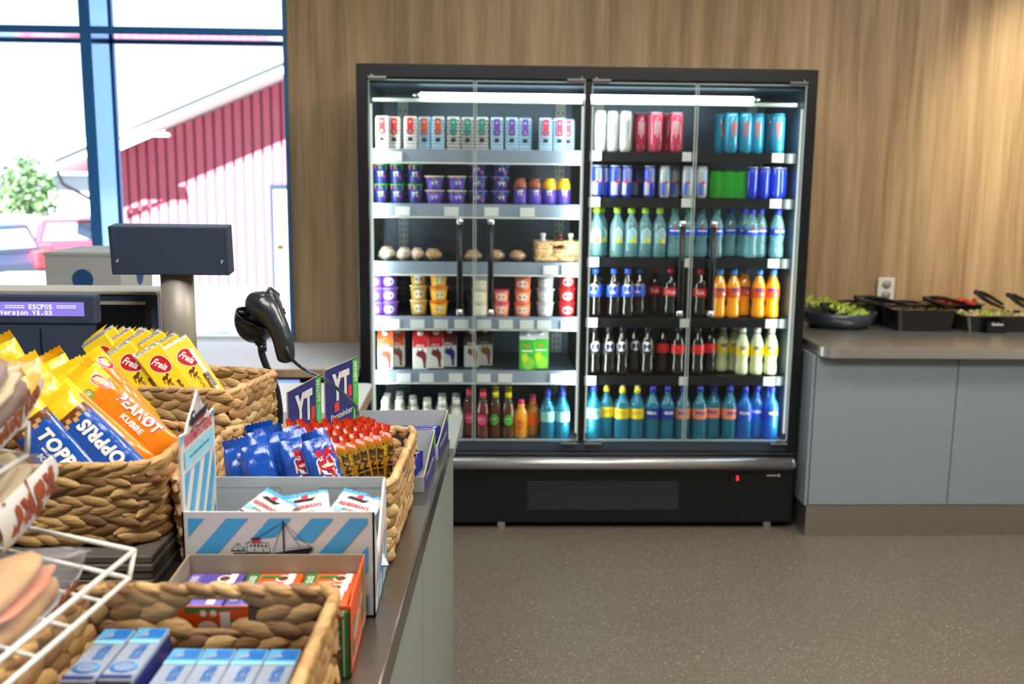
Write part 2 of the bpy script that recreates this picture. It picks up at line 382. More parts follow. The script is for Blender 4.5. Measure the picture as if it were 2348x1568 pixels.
# pale house with a porch box, behind the tree
t = thing('house', 'pale white house beyond the car park, seen past the mullion', 'building', (0, 0, 0))
ob('wall', box(-26, -16.2, 60, 66, GZ, 1.6, M_pale), t); ob('roof', MB().prism([(-27, 1.5), (-15.5, 1.5), (-20, 3.6)], 0, 7, M_tile, Matrix.Translation((0, 66.5, 0)) @ Matrix.Rotation(pi / 2, 4, 'X')), t)
ob('porch', box(-21.6, -18.8, 57, 60, -.6, .9, M_trim, .02).box(-18.8, -18.4, 57.2, 60, -.6, .7, M_blueg), t)
t = thing('garage_row', 'low row of blue garage doors beyond the cars', 'garage', (0, 0, 0))
ob('roof', box(-20.5, -9.7, 25.6, 32, .0, .22, M_tile), t)
for i in range(5): ob('garage_door', box(-20.4 + i * 2.15, -18.6 + i * 2.15, 26, 26.1, GZ, .0, M_blueg), t); ob('pillar', box(-18.6 + i * 2.15, -18.25 + i * 2.15, 25.9, 26.2, GZ, .0, M_pale), t)
def car(name, label, M, paint_, h=1.45, L=4.3, W=1.75, boxy=0.):
    t = thing(name, label, 'car', M); hw = W / 2
    sil = [(-L / 2, .32), (-L / 2 + .05, .72), (-L / 2 + .12, .92), (-L * .12, .98), (L / 2 - .95, .86), (L / 2 - .12, .72), (L / 2, .5), (L / 2 - .05, .28), (-L / 2 + .1, .25)]
    cab = [(-L / 2 + .15 - boxy * .05, .92), (-L / 2 + .38 - boxy * .2, h - .06), (-L / 2 + .7 - boxy * .3, h), (L * .02, h - .02), (L * .10 + .25, .95)]
    def ext(pl, w0, w1, m):
        n = len(pl); zz = [p[1] for p in pl]; lo, hi = min(zz), max(zz); mb = MB(); vs = []
        for sg in (-1, 1): vs += [(x, sg * (w0 + (w1 - w0) * (z - lo) / (hi - lo)), z) for x, z in pl]
        mb.add(vs, [list(range(n)), list(range(n, 2 * n))[::-1]] + [(i, n + i, n + (i + 1) % n, (i + 1) % n) for i in range(n)], m); return mb
    ob('body', ext(sil, hw, hw - .04, paint_), t)
    c = ob('cabin', ext(cab, hw - .05, hw - .25, paint_), t)
    g = MB()
    for k in (.03,):
        cc = [(-L / 2 + .42, .98), (-L / 2 + .62, h - .12), (L * .0, h - .12), (L * .10, .98)]
        for sg in (-1, 1): g.add([(x, sg * (hw - .045 - .2 * (z - .92) / (h - .92) + .015), z) for x, z in cc], [(0, 1, 2, 3)], M_cglass)
        for (xa, za), (xb, zb), o_ in ((cab[0], cab[1], -.012), (cab[4], cab[3], .012)):
            ya, yb = hw - .16, hw - .3; xa_, xb_ = xa + (xb - xa) * .15 + o_, xa + (xb - xa) * .85 + o_; za_, zb_ = za + (zb - za) * .15, za + (zb - za) * .85
            g.add([(xa_, -ya, za_), (xa_, ya, za_), (xb_, yb, zb_), (xb_, -yb, zb_)], [(0, 1, 2, 3)], M_cglass)
    ob('window', g, c)
    for x in (-L * .31, L * .31):
        for sg in (-1, 1):
            wm = MB().lathe([(.0, -.1), (.24, -.1), (.32, -.07), (.33, .0), (.32, .07), (.24, .1), (.0, .1)], M_tyre, 20, T(x, sg * (hw - .08), .32) @ Matrix.Rotation(pi / 2, 4, 'X'))
            wo = ob('wheel', wm, t); ob('hub_cap', MB().lathe([(0, -.11), (.2, -.105), (.21, .105), (0, .11)], M_hub, 16, T(x, sg * (hw - .08), .32) @ Matrix.Rotation(pi / 2, 4, 'X')), wo)
    for sg in (-1, 1): ob('tail_light', box(-L / 2 - .02, -L / 2 + .14, sg * (hw - .16) - .12, sg * (hw - .16) + .12, .62, .92, M_tail, .02), t)
    ob('bumper', box(-L / 2 - .06, -L / 2 + .2, -hw + .05, hw - .05, .3, .46, M_tyre, .03), t)
    return t
car('parked_car', 'black estate car with red tail light parked outside the glass', T(-10.55, 18.8, GZ, 2.72), M_carg, 1.47, 4.5, 1.85, .8)
car('parked_car', 'dark red hatchback parked past the black estate car', T(-9.6, 22.6, GZ, 2.2), M_carr, 1.45)
car('parked_car', 'white car parked close outside, in front of the barn', T(-2.9, 9.3, GZ + .0, .35), M_carw, 1.42)
sb = MB()
for i in range(420):
    d = Vector((rnd.gauss(0, 1), rnd.gauss(0, 1), rnd.gauss(0, 1))).normalized(); p = Vector((-1.75 + d.x * .35, 7.6 + d.y * .3, -.05 + d.z * .4)); q = d.orthogonal().normalized(); k = .05
    sb.add([p - q * k, p + d.cross(q) * k * .6, p + q * k, p - d.cross(q) * k * .6], [(0, 1, 2, 3)], M_leaf)
    if i < 3: sb.tube([(-1.75 + .1 * i, 7.6, GZ), (-1.75, 7.6, -.1)], .02, M_bark, 6)
tag(ob('bush', sb), 'bright green bush growing outside beside the white car', 'bush')

# ================================================================ light
wd = bpy.data.worlds.new('world'); scn.world = wd; wd.use_nodes = True
wn = wd.node_tree; bg = wn.nodes['Background']; bg.inputs[0].default_value = (.80, .90, 1., 1); bg.inputs[1].default_value = 2.1
def lamp(name, kind, loc, e, col=(1, 1, 1), size=1., sy=None, aim=None, blend=.8, ang=1.):
    d = bpy.data.lights.new(name, kind); d.energy = e; d.color = col; o = bpy.data.objects.new(name, d); COL.objects.link(o); o.location = loc
    if kind == 'AREA':
        d.size = size
        if sy: d.shape = 'RECTANGLE'; d.size_y = sy
    if kind == 'SPOT': d.spot_size = ang; d.spot_blend = blend; d.shadow_soft_size = .08
    if kind == 'SUN': d.angle = .01
    if aim: o.rotation_euler = (Vector(aim) - Vector(loc)).to_track_quat('-Z', 'Y').to_euler()
    return o
lamp('sun', 'SUN', (-2, -10, 20), 115, (1, .96, .9), aim=(-2 + 1.0, -10 + 4.6, 20 - 9.))
lamp('ceiling_panel_lamp', 'AREA', (-.5, .7, 2.9), 56, (1, .97, .93), 1.6, .8)
lamp('ceiling_panel_lamp', 'AREA', (1.5, 1.3, 2.9), 70, (1, .93, .84), 1.6, .6)
lamp('ceiling_panel_lamp', 'AREA', (2.6, 3.0, 2.9), 36, (1, .90, .76), .9, .5)
lamp('ceiling_panel_lamp', 'AREA', (.2, 3.0, 2.9), 20, (1, .93, .84), 1.2, .4)
lamp('wall_washer_spot', 'SPOT', (2.75, 3.7, 2.85), 150, (1, .86, .64), aim=(2.75, 4.8, 1.75), ang=.95, blend=1.)
for x, dx in ((-.46, 1), (.418, -1), (.452, 1), (1.332, -1)):   # cold strips inside the cooler door frames
    lamp('cooler_strip_lamp', 'AREA', (x + dx * .012, 4.132, 1.12), 4.2, (.90, 1, .97), .012, 1.4, aim=(x + dx * 1.0, 4.132 + .75, 1.12))
# ================================================================ the glass-door cooler
CY = 4.10; CX0, CX1, CM, CTOP = -.509, 1.377, .435, 1.956
IX0, IX1 = CX0 + .045, CX1 - .04
cool = thing('display_cooler', 'wide black glass-door drinks cooler standing against the oak wall', 'fridge', (CX0, CY, 0))
def cob(name, mb, parent=None, label=None):
    o = ob(name, mb, parent or cool, label); o.matrix_parent_inverse = (parent or cool).matrix_world.inverted() if not parent else Matrix(); return o
cool.matrix_world = Matrix()
sh = MB()
for x0, x1 in ((CX0, IX0), (IX1, CX1)): sh.rbox(x0, x1, CY, 4.75, .02, CTOP, M_black, .004)
sh.box(IX0, IX1, CY, 4.75, 1.905, CTOP, M_black)
ob('cabinet_frame', sh, cool)
ob('lining', box(IX0, IX1, 4.70, 4.75, .36, 1.905, M_cool_in).box(IX0, IX0 + .004, 4.14, 4.7, .38, 1.9, M_cool_in).box(IX1 - .004, IX1, 4.14, 4.7, .38, 1.9, M_cool_in).box(IX0, IX1, 4.13, 4.7, 1.88, 1.904, M_cool_in).box(IX0, IX1, 4.12, 4.7, .345, .38, M_cool_in), cool)
ob('divider', box(CM - .012, CM + .012, 4.115, 4.70, .38, 1.9, M_black), cool)
for x in (IX0 + .075, CM - .09, CM + .09, IX1 - .09): 
    up = ob('shelf_upright', box(x, x + .045, 4.685, 4.7, .4, 1.86, mat('pale_grey_steel', '#a8aeb0', .4, .3)), cool)
    sl = MB()
    for k in range(50): sl.box(x + .008, x + .014, 4.682, 4.686, .43 + k * .028, .442 + k * .028, M_black); sl.box(x + .031, x + .037, 4.682, 4.686, .43 + k * .028, .442 + k * .028, M_black)
    ob('slot_row', sl, up)
ob('base', box(CX0 + .01, CX1 - .01, CY - .02, 4.74, .03, .345, M_black, .006), cool)
ob('foot', box(.08, .11, CY + .0, CY + .05, 0, .03, M_chrome), cool); ob('foot', box(1.25, 1.28, CY + .0, CY + .05, 0, .03, M_chrome), cool)
ob('bumper_rail', MB().tube([(CX0 + .03, CY - .05, .305), (CX1 - .035, CY - .05, .305)], [.027] * 2, mat('satin_aluminium', (.5, .5, .52, 1), .35, .9), 16).ball((CX0 + .03, CY - .05, .305), .02, .027, .027, M_steel).ball((CX1 - .035, CY - .05, .305), .02, .027, .027, MATS['satin_aluminium']), cool)
gr = MB().box(.203, .86, CY - .024, CY - .02, .088, .222, mat('dark_grille', '#191b1f', .5))
for j in range(11):
    for i in range(84): gr.box(.207 + i * .0078 + (j % 2) * .0039, .2115 + i * .0078 + (j % 2) * .0039, CY - .0275, CY - .024, .092 + j * .0118, .0995 + j * .0118, mat('grille_steel', '#53565c', .4, .5))
ob('vent_grille', gr, cool)
dp = ob('control_panel', box(1.085, 1.19, CY - .024, CY - .02, .212, .25, mat('smoked_panel', '#17110f', .25)), cool)
ob('digit', paint(MB(), Art().text('2', 1.118, .233, .012, .02, mat('red_led', '#ff2a30', .5, emit=3.)), front(CY - .0245)), dp, 'glowing red digit')
ob('maker_mark', paint(MB(), Art().disc(1.298, .245, .006, M_tagp).rect(1.245, .242, 1.29, .2475, M_tagp), front(CY - .0245)), cool)
# shelves: left bay has clear price rails, right bay black fronts
LZ = [1.618, 1.393, 1.150, .916, .681]; RZ = [1.620, 1.429, 1.176, .916, .662]
LT = [[905], [923, 1035, 1127, 1209], [1262, 1305], [900, 957, 1011, 1058, 1110, 1160, 1208, 1248, 1303], [925, 978, 1045, 1109, 1158, 1278]]
def pxx(u, v, y): return ony(u, v, y).x
for i, z in enumerate(LZ):
    s = ob('shelf', box(IX0 + .006, CM - .014, 4.185, 4.69, z - .022, z - .004, M_cool_in), cool)
    ob('price_rail', MB().box(IX0 + .006, CM - .02, 4.166, 4.172, z - .052, z + .004, M_rail).box(IX0 + .006, CM - .02, 4.164, 4.174, z - .056, z - .050, M_tagp), s)
    v0 = (352, 485, 613, 740, 863)[i]
    for u in LT[i]:
        x = pxx(u, v0, 4.16); ob('price_tag', box(x - .03, x + .03, 4.1595, 4.1635, z - .047, z - .009, M_tagp), s)
for i, z in enumerate(RZ):
    s = ob('shelf', box(CM + .014, IX1 - .006, 4.185, 4.69, z - .022, z - .004, M_black).box(CM + .014, IX1 - .006, 4.178, 4.185, z - .04, z, M_black), cool)
    v0 = (357, 460, 600, 737, 869)[i]
    for u, w_ in ((1368 - i * 3, .03), (1575 - i * 2, .03), (1783 - i * 5, .04)):
        x = pxx(u, v0, 4.165); o = ob('price_tag', box(x - w_ / 2 - .004, x + w_ / 2 + .004, 4.160, 4.164, z - .037, z + .001, M_tagp), s)
    ob('tag_strip', paint(MB(), Art().rect(x - .016, z - .03, x - .013, z - .006, M_black).rect(x - .003, z - .03, x - .001, z - .006, M_black).rect(x + .010, z - .03, x + .012, z - .006, M_black), front(4.1599)), s)
for a, b_, nm in ((-.255, .425, 0), (.445, 1.135, 1)):
    t = ob('light_tube', MB().tube([(a, 4.19, 1.842), (b_, 4.19, 1.842)], .0105, M_led, 10), cool)
    ob('tube_cap', MB().tube([(a - .03, 4.19, 1.842), (a, 4.19, 1.842)], .007, M_chrome, 8).tube([(b_, 4.19, 1.842), (b_ + .03, 4.19, 1.842)], .007, M_chrome, 8), t)
    ob('light_bracket', box(IX0 + .01 if nm == 0 else CM + .015, CM - .015 if nm == 0 else IX1 - .01, 4.20, 4.215, 1.815, 1.829, mat('pale_bracket', '#c5d0c8', .4)), cool)
for x in (IX0 + .012, CM - .02, CM + .02, IX1 - .012): ob('light_strip', box(x - .004, x + .004, 4.124, 4.130, .42, 1.80, M_ledv), cool)
# four frameless glass doors
DZ0, DZ1 = .392, 1.895
for i, (a, b_) in enumerate(((IX0 + .004, -.030), (-.024, CM - .014), (CM + .014, .879), (.885, IX1 - .004))):
    d = ob('glass_door', MB().box(a, b_, CY + .004, CY + .010, DZ0, DZ1, M_glass), cool)
    ob('pane_edge', MB().box(a, a + .004, CY + .001, CY + .013, DZ0, DZ1, M_edge).box(b_ - .004, b_, CY + .001, CY + .013, DZ0, DZ1, M_edge).box(a + .004, b_ - .004, CY + .001, CY + .013, DZ0, DZ0 + .004, M_edge).box(a + .004, b_ - .004, CY + .001, CY + .013, DZ1 - .004, DZ1, M_edge), d)
    hx = (-.087, .040, .833, .962)[i]
    h = ob('handle', MB().tube([(hx, CY - .045, .965), (hx, CY - .045, 1.318)], .0125, M_black, 12), d)
    for z in (.955, 1.328): h2 = ob('handle_mount', MB().tube([(hx, CY - .046, z - .012), (hx, CY - .046, z + .012)], .015, M_chrome, 12).tube([(hx, CY - .046, z), (hx, CY + .004, z)], .008, M_chrome, 8), d)
    hg = a if i % 2 == 0 else b_; q = 1 if i % 2 == 0 else -1
    for z in (DZ1 + .003, DZ0 - .013): ob('hinge', box(min(hg, hg + q * .075), max(hg, hg + q * .075), CY - .012, CY + .012, z, z + .008, M_chrome).box(min(hg + q * .012, hg + q * .02), max(hg + q * .012, hg + q * .02), CY - .01, CY + .01, z + .008, z + .016, M_chrome), d)

# ================================================================ goods in the cooler
def P(*parts): return [(n, m.me(n)) for n, m in parts]
C_ = {k: mat('print_' + k, v, .4, vary=.03) for k, v in dict(red='#d8262c', orange='#f0641e', dorange='#e0561a', teal='#1f9c94', purple='#7a4cc0', pink='#e0406a', black='#15161a', white='#efefec', green='#46b03a', lgreen='#8fd048', blue='#1f4fd0', dblue='#1c2f9a', navy='#232a78', violet='#4a3aa8', yellow='#f3d31b', dyellow='#e0a818', brown='#8a4a30', dbrown='#5a3a2c', grey='#9aa0a4', lgrey='#cfd2d2', sky='#3fa3d8', pale='#bcd6ea', tan='#c8965a', cream='#ecdfb8', magenta='#d82f80', maroon='#7a2a38', cyan='#8fd2e0', silver='#c4c9cc', gold='#c9a24a', lime='#c4e020', lilac='#8a7ad8', peach='#f08a6a').items()}
K = C_
def carton(body, strip, dots):
    m = MB().rbox(-.027, .027, -.027, .027, 0, .133, K[body], .005)
    a = Art()
    for j in range(9):
        for i in range(5): a.disc(-.021 + i * .0105 + (j % 2) * .004, .012 + j * .0135, .0038, K[dots], n=6)
    a.rect(-.012, .075, .012, .131, K[strip]).disc(0, .076, .0145, K[strip]).disc(0, .076, .009, K['black']).ring(0, .076, .004, .0055, K['white']).rect(-.009, .036, .009, .05, K['black']).disc(0, .115, .005, K['lgrey'], n=8)
    paint(m, a, front(-.0272))
    return P(('box', m), ('top_fold', MB().prism([(-.025, -.006), (.025, -.006), (.025, .006), (-.025, .006)], .132, .139, K[body])))
def cup(body, lid, r0=.024, r1=.031, h=.082, mark='white', txt=None, band=None):
    m = MB().lathe([(0, 0), (r0, .0), (r0 + .001, .003), (r1, h)], K[body], 20)
    a = Art(); w = r0 * .9
    if txt: a.text(txt, 0, h * .52, w * 1.1, h * .26, K[mark]).rect(w * .62, h * .30, w * .85, h * .48, K['red'])
    else: a.disc(0, h * .5, w * .85, K[mark], h * .30, 12).rect(-w * .5, h * .44, w * .5, h * .56, K['navy'])
    if band: a.rect(-w * 1.2, h * .8, -w * .1, h * .98, K['orange']); a.rect(w * .1, h * .76, w * 1.3, h * .98, K[band])
    def fn(s, t, e): r = r0 + (r1 - r0) * t / h + e + .0006; return (r * sin(s / r), -r * cos(s / r), t)
    paint(m, a, fn)
    return P(('cup', m), ('lid', MB().lathe([(0, h), (r1 + .003, h), (r1 + .0035, h + .0045), (r1 - .002, h + .005), (0, h + .004)], K[lid], 20)))
def milk(top, patch, bodyc='white', green=False):
    m = MB().rbox(-.033, .033, -.033, .033, 0, .135, K[bodyc], .004)
    m.add([(-.033, -.033, .133), (.033, -.033, .133), (.033, .033, .133), (-.033, .033, .133), (-.033, 0, .175), (.033, 0, .175), (-.033, 0, .186), (.033, 0, .186)],
          [(0, 1, 5, 4), (2, 3, 4, 5), (1, 2, 5), (3, 0, 4), (4, 5, 7, 6)], K[top])
    a = Art()
    if green: a.rect(-.032, .003, .032, .134, K['green']).disc(.004, .03, .026, K['lgreen'], .03, 14).disc(-.01, .055, .014, K['lime'], .02, 12).rect(-.024, .082, .024, .088, K['white']).disc(-.002, .105, .009, K['orange'], .006, 10)
    else:
        a.rect(-.032, .098, .032, .134, K[top]).text('MELK', 0, .106, .036, .009, K['white']).disc(0, .128, .013, K[top])
        a.poly([(-.016, .078), (-.008, .083), (.012, .082), (.024, .074), (.026, .05), (.022, .022), (.026, .008), (.014, .008), (.012, .03), (.006, .05), (-.010, .058), (-.019, .064)], K[patch])
        a.poly([(.004, .082), (.010, .094), (.014, .083)], K[patch]).poly([(-.012, .081), (-.016, .092), (-.006, .083)], K[patch])
    paint(m, a, front(-.0332))
    cp = MB().lathe([(.0, .0), (.013, .0), (.013, .012), (.0, .012)], K['white'], 14, Matrix.Translation((0, -.014, .152)) @ Matrix.Rotation(-.9 + pi / 2, 4, 'X') @ Matrix.Rotation(-.35, 4, 'X'))
    return P(('carton', m), ('screw_cap', cp))
def can(r, h, body, top='silver', art=None):
    m = MB().lathe([(0, 0), (r * .74, 0), (r * .8, .004), (r, .012), (r, h - .014), (r * .86, h - .004)], body, 22)
    if art: paint(m, art, cyl(r))
    return P(('can', m), ('can_top', MB().lathe([(r * .86, h - .004), (r * .88, h), (r * .8, h), (r * .78, h - .004), (0, h - .004)], K[top], 22)))
BP = {  # bottle outlines r, z (fractions of r / h)
    'soda': [(0, 0), (.75, 0), (.98, .03), (1, .08), (.98, .22), (.86, .31), (.98, .40), (1, .44), (1, .62), (.95, .68), (.72, .78), (.46, .87), (.40, .90), (.40, .94)],
    'straight': [(0, 0), (.85, 0), (1, .02), (1, .30), (.99, .31), (1, .33), (1, .62), (.9, .70), (.55, .80), (.42, .86), (.40, .90), (.40, .94)],
    'wide': [(0, 0), (.9, 0), (1, .03), (1, .60), (.93, .68), (.6, .76), (.36, .82), (.34, .90), (.34, .93)],
    'short': [(0, 0), (.9, 0), (1, .03), (1, .56), (.85, .68), (.55, .78), (.5, .84), (.5, .9)]}
def bottle(shape, r, h, body, cap, label=None, lz=(.44, .62), art=None, clearm=None, fill=.72, capr=None, sport=None):
    prof = BP[shape]; pts = []
    for rr, zz in prof:
        p = [rr * r, zz * h]
        if clearm and zz >= fill: p.append(clearm)
        elif not pts: p.append(body)
        pts.append(tuple(p))
    parts = [('bottle', MB().lathe(pts, body, 20))]
    rn = prof[-1][0] * r; z0 = prof[-2][1] * h; cr = capr or rn + .0025
    c = MB().lathe([(0, z0), (cr, z0), (cr, h), (cr * .9, h + .002), (0, h + .002)], cap, 16)
    if sport: c = MB().lathe([(0, z0 - .004), (cr, z0 - .004), (cr, z0 + .014), (cr * .55, z0 + .02, sport), (cr * .5, h + .004), (0, h + .005)], cap, 16)
    parts.append(('bottle_cap', c))
    if label or art:
        lm = MB(); r1 = r + .0007
        if label: lm.lathe([(r1, lz[0] * h), (r1 + .0002, (lz[0] + lz[1]) / 2 * h), (r1, lz[1] * h)], label, 24); lm.f = [f for f in lm.f if len(f) == 4]; n = len(lm.f); lm.m = lm.m[:n]; lm.sm = lm.sm[:n]
        if art: paint(lm, art, cyl(r1))
        parts.append(('paper_label', lm))
    return P(*parts)
W_aq = clear('aqua_plastic', '#d2eef2', .30, '#a8dfe8'); W_teal = clear('teal_plastic', '#9adbe6', .38, '#2fa0c4'); W_blue = clear('deep_blue_plastic', '#86bdf0', .5, '#2a86e0')
W_cl = clear('clear_plastic', '#e6eeee', .05, '#d0d8d8'); W_amb = clear('amber_clear', '#f0e0c0', .15, '#c09050')
W_cola = mat('cola', '#120b0a', .07, coat=1, vary=0); W_or = mat('orange_soda', '#f7a008', .12, coat=1, vary=.05, emit=.12); W_lem = mat('cloudy_lemon_soda', '#d3d9a8', .12, coat=1, vary=.04)  # orange soda's faint emission stands in for light glowing through it
W_jor = mat('orange_juice', '#f2a01c', .15, coat=1, vary=.05, emit=.08); W_jbr = mat('brown_juice', '#5a3018', .12, coat=1); W_pink = mat('red_juice', '#6a2a2c', .12, coat=1); W_milk = mat('pale_drink', '#e6e8dc', .3)  # orange juice emits a little, imitating light shining through the bottle
Cc = {k: mat('cap_' + k, v, .35, vary=.03) for k, v in dict(blue='#2a62e0', dblue='#2438b8', red='#cc2026', green='#a8d820', yellow='#f0d818', white='#eeeee8', pink='#e0307a', rpink='#e8485a', black='#15161a', clear='#d8dcd4', lblue='#3a86e6', dgreen='#2a7a68').items()}
def globe(x, y, r):   # round tricolour emblem
    return Art().disc(x, y, r * 1.12, K['white'], n=24).poly([(x + r * cos(pi * (.08 + .84 * i / 12)), y + r * .12 + r * .88 * sin(pi * (.08 + .84 * i / 12))) for i in range(13)], K['red']).poly([(x + r * cos(-pi * (.08 + .84 * i / 12)), y - r * .18 + r * .82 * sin(-pi * (.08 + .84 * i / 12))) for i in range(13)], K['blue']).text('PEPSI', x, y - r * .03, r * 1.4, r * .34, K['dblue'])
SODA = (.0290, .2085)
ink = lambda s, w, h, c, z, **k: Art().text(s, 0, z, w, h, K[c], **k)
metal_c = lambda n, c: mat('can_' + n, c, .25, .1, coat=.6, vary=.03)
tall_blue = Art().rect(-.019, .022, .019, .03, K['orange']).poly([(-.012, .128), (-.007, .128), (-.008, .075), (-.011, .07)], K['orange']).poly([(-.003, .128), (.003, .128), (.002, .062), (-.001, .058)], K['orange']).poly([(.007, .128), (.012, .128), (.011, .08), (.008, .07)], K['orange']).rect(-.013, .122, .013, .13, K['orange'])
tall_mark = lambda c: Art().poly([(-.012, .128), (-.007, .128), (-.008, .075), (-.011, .07)], K[c]).poly([(-.003, .128), (.003, .128), (.002, .062), (-.001, .058)], K[c]).poly([(.007, .128), (.012, .128), (.011, .08), (.008, .07)], K[c])
quart = lambda a, b_: Art().poly([(.001, .066), (.001, .122), (.012, .122), (.012, .066)], K[a]).poly([(.012, .066), (.012, .122), (.024, .122), (.024, .066)], K[a]).poly([(-.024, .012), (-.024, .066), (-.012, .066), (-.012, .012)], K[b_]).poly([(-.012, .012), (-.012, .066), (.001, .066), (.001, .012)], K[b_]).disc(0, .066, .010, K['red'], .006, 10).rect(-.02, .064, .02, .068, K['red'])
p_red = carton('white', 'red', 'grey'); p_or = carton('pale', 'dorange', 'sky'); p_tl = carton('lgrey', 'teal', 'dbrown'); p_pu = carton('pale', 'purple', 'sky'); p_pk = carton('pale', 'pink', 'sky')
p_cup = cup('navy', 'green', .026, .030, .078, txt='YT', band='green'); p_tub = cup('violet', 'cream', .031, .040, .054, txt='YT', band='green'); p_tub2 = cup('navy', 'lilac', .031, .040, .054, txt='YT', band='green')
def pouch(top):
    m = MB().lathe([(0, 0), (.027, 0), (.029, .01), (.029, .066)], K['violet'], 18).lathe([(.029, .066), (.0285, .085), (.024, .10), (.021, .102)], K[top], 18)
    paint(m, Art().text('YT', 0, .052, .026, .022, K['white'], bold=.04).rect(.013, .036, .02, .045, K['red']), cyl(.0293))
    return P(('bottle', m), ('bottle_cap', MB().lathe([(0, .1), (.021, .1), (.021, .112), (0, .113)], K[top], 16)))
p_pbr, p_pye = pouch('brown'), pouch('dyellow')
q_pu = cup('purple', 'lilac', .029, .037, .055, txt=None); q_be = cup('gold', 'cream', .029, .036, .058); q_or = cup('dyellow', 'orange', .030, .038, .058, 'cream'); q_cr = cup('cream', 'lgrey', .031, .034, .052, 'white'); q_pk = cup('peach', 'pink', .029, .034, .052, 'white'); q_pe = cup('peach', 'orange', .030, .035, .052, 'white'); q_vi = cup('silver', 'lgrey', .030, .036, .054, 'white'); q_re = cup('red', 'red', .030, .036, .056, 'white')
m_or = milk('dorange', 'brown'); m_rd = milk('red', 'maroon'); m_pu = milk('maroon', 'navy', 'lgrey'); m_br = milk('dbrown', 'brown', 'lgrey'); m_gr = milk('white', 'green', 'lgreen', True)
lab = lambda txt, c, z0, z1, h, w=.026: Art().text(txt, 0, (z0 + z1) / 2 * h, w, (z1 - z0) * h * .42, K[c], bold=.02)
S1, S2 = SODA
b_gw = bottle('short', .030, .165, W_milk, Cc['white'], K['lgreen'], (.25, .60), Art().poly([(-.016, .045), (0, .075), (.016, .045)], K['black']).rect(-.018, .082, .018, .09, K['white']))
b_rw = bottle('short', .030, .165, W_milk, Cc['white'], K['white'], (.25, .62), Art().rect(-.03, .088, .03, .098, K['red'], 6).rect(-.03, .066, .03, .076, K['red'], 6).poly([(-.016, .04), (0, .064), (.016, .04)], K['black']))
b_rc = bottle('short', .030, .16, W_milk, Cc['clear'], K['red'], (.25, .62), Art().rect(-.03, .07, .03, .08, K['white'], 6).poly([(-.014, .04), (0, .06), (.014, .04)], K['black']))
def juice(body, cap, lc): return bottle('soda', .027, .20, body, Cc[cap], None, art=Art().disc(0, .085, .021, K[lc], .024, 18).text('FRUKT', 0, .088, .028, .007, K['white'], bold=.02), clearm=W_cl, fill=.78, capr=.0145)
b_pi, b_ye = juice(W_pink, 'rpink', 'pink'), juice(W_jbr, 'yellow', 'green')
b_oj = bottle('short', .031, .165, W_jor, Cc['pink'], None, art=Art().disc(0, .06, .018, K['orange'], .02, 16).rect(-.01, .058, .01, .062, K['white']), capr=.014); b_oj2 = bottle('short', .031, .165, mat('dark_orange_juice', '#c07a20', .15, coat=1), Cc['rpink'], K['orange'], (.28, .58), capr=.014)
b_te = bottle('wide', .0315, .205, W_teal, Cc['dblue'], K['cyan'], (.38, .60), Art().disc(0, .1, .017, K['lgreen'], .012, 14).rect(-.016, .083, .016, .088, K['lgreen']), capr=.012)
c_si = can(.0262, .168, metal_c('silver', '#cfd2d0'), 'silver', tall_mark('grey')); c_pk = can(.030, .166, metal_c('pink', '#d8486e'), 'silver', tall_mark('white').rect(-.014, .012, .014, .032, K['silver'])); c_bo = can(.0288, .166, metal_c('cyan', '#2a9cc8'), 'sky', tall_blue)
e_bs = can(.0244, .134, metal_c('blue', '#2a46c8'), 'silver', quart('silver', 'silver')); e_sb = can(.0244, .134, metal_c('silver2', '#b8c0c8'), 'silver', quart('sky', 'blue')); e_db = can(.0244, .134, metal_c('blue2', '#2038d0'), 'silver', Art().rect(-.02, .105, .02, .125, K['silver']).poly([(-.02, .02), (-.02, .04), (.02, .07), (.02, .05)], K['dblue']))
w_le = bottle('straight', S1, S2, W_aq, Cc['green'], None, (.27, .55), Art().poly([(-.022, .06), (.022, .06), (.022, .105), (.012, .118), (0, .128), (-.012, .118), (-.022, .105)], K['white']).disc(.006, .072, .0115, K['yellow'], n=14).disc(-.012, .066, .006, K['lgreen'], n=10), capr=.0155)
w_bl = bottle('soda', S1, S2, W_aq, Cc['dgreen'], K['blue'], (.46, .6), Art().rect(-.024, .112, .024, .118, K['white'], 6).poly([(-.018, .103), (.018, .103), (0, .084)], K['dblue']).disc(0, .129, .006, K['red'], n=10), capr=.0145)
w_bb = bottle('soda', S1, S2, W_aq, Cc['dblue'], K['blue'], (.47, .6), Art().rect(-.024, .112, .024, .119, K['white'], 6).poly([(-.018, .103), (.018, .103), (0, .084)], K['dblue']).disc(0, .128, .006, K['red'], n=10), capr=.0145)
s_pe = bottle('soda', S1, S2, W_cola, Cc['blue'], K['blue'], (.43, .66), globe(-.004, .124, .019), W_cl, .8, .0145)
s_pm = bottle('soda', S1, S2, W_cola, Cc['black'], K['black'], (.43, .66), globe(0, .126, .019), W_cl, .8, .0145)
s_co = bottle('soda', S1, S2, W_cola, Cc['red'], K['red'], (.43, .60), lab('Cola', 'white', .43, .60, S2, .036), W_cl, .8, .0145)
s_cz = bottle('soda', S1, S2, W_cola, Cc['black'], K['red'], (.45, .64), lab('Zero', 'black', .45, .55, S2, .03), W_cl, .8, .0145)
s_fa = bottle('soda', S1, S2, W_or, Cc['lblue'], K['dorange'], (.42, .62), Art().text('FANTA', 0, .124, .038, .017, K['dblue'], bold=.05).disc(.014, .104, .007, K['white'], n=10), W_amb, .8, .0145)
s_fl = bottle('soda', S1, S2, W_lem, Cc['clear'], K['yellow'], (.42, .62), Art().text('FANTA', 0, .122, .038, .017, K['dblue'], bold=.05).disc(.0, .104, .008, K['white'], n=10), W_cl, .82, .0145)
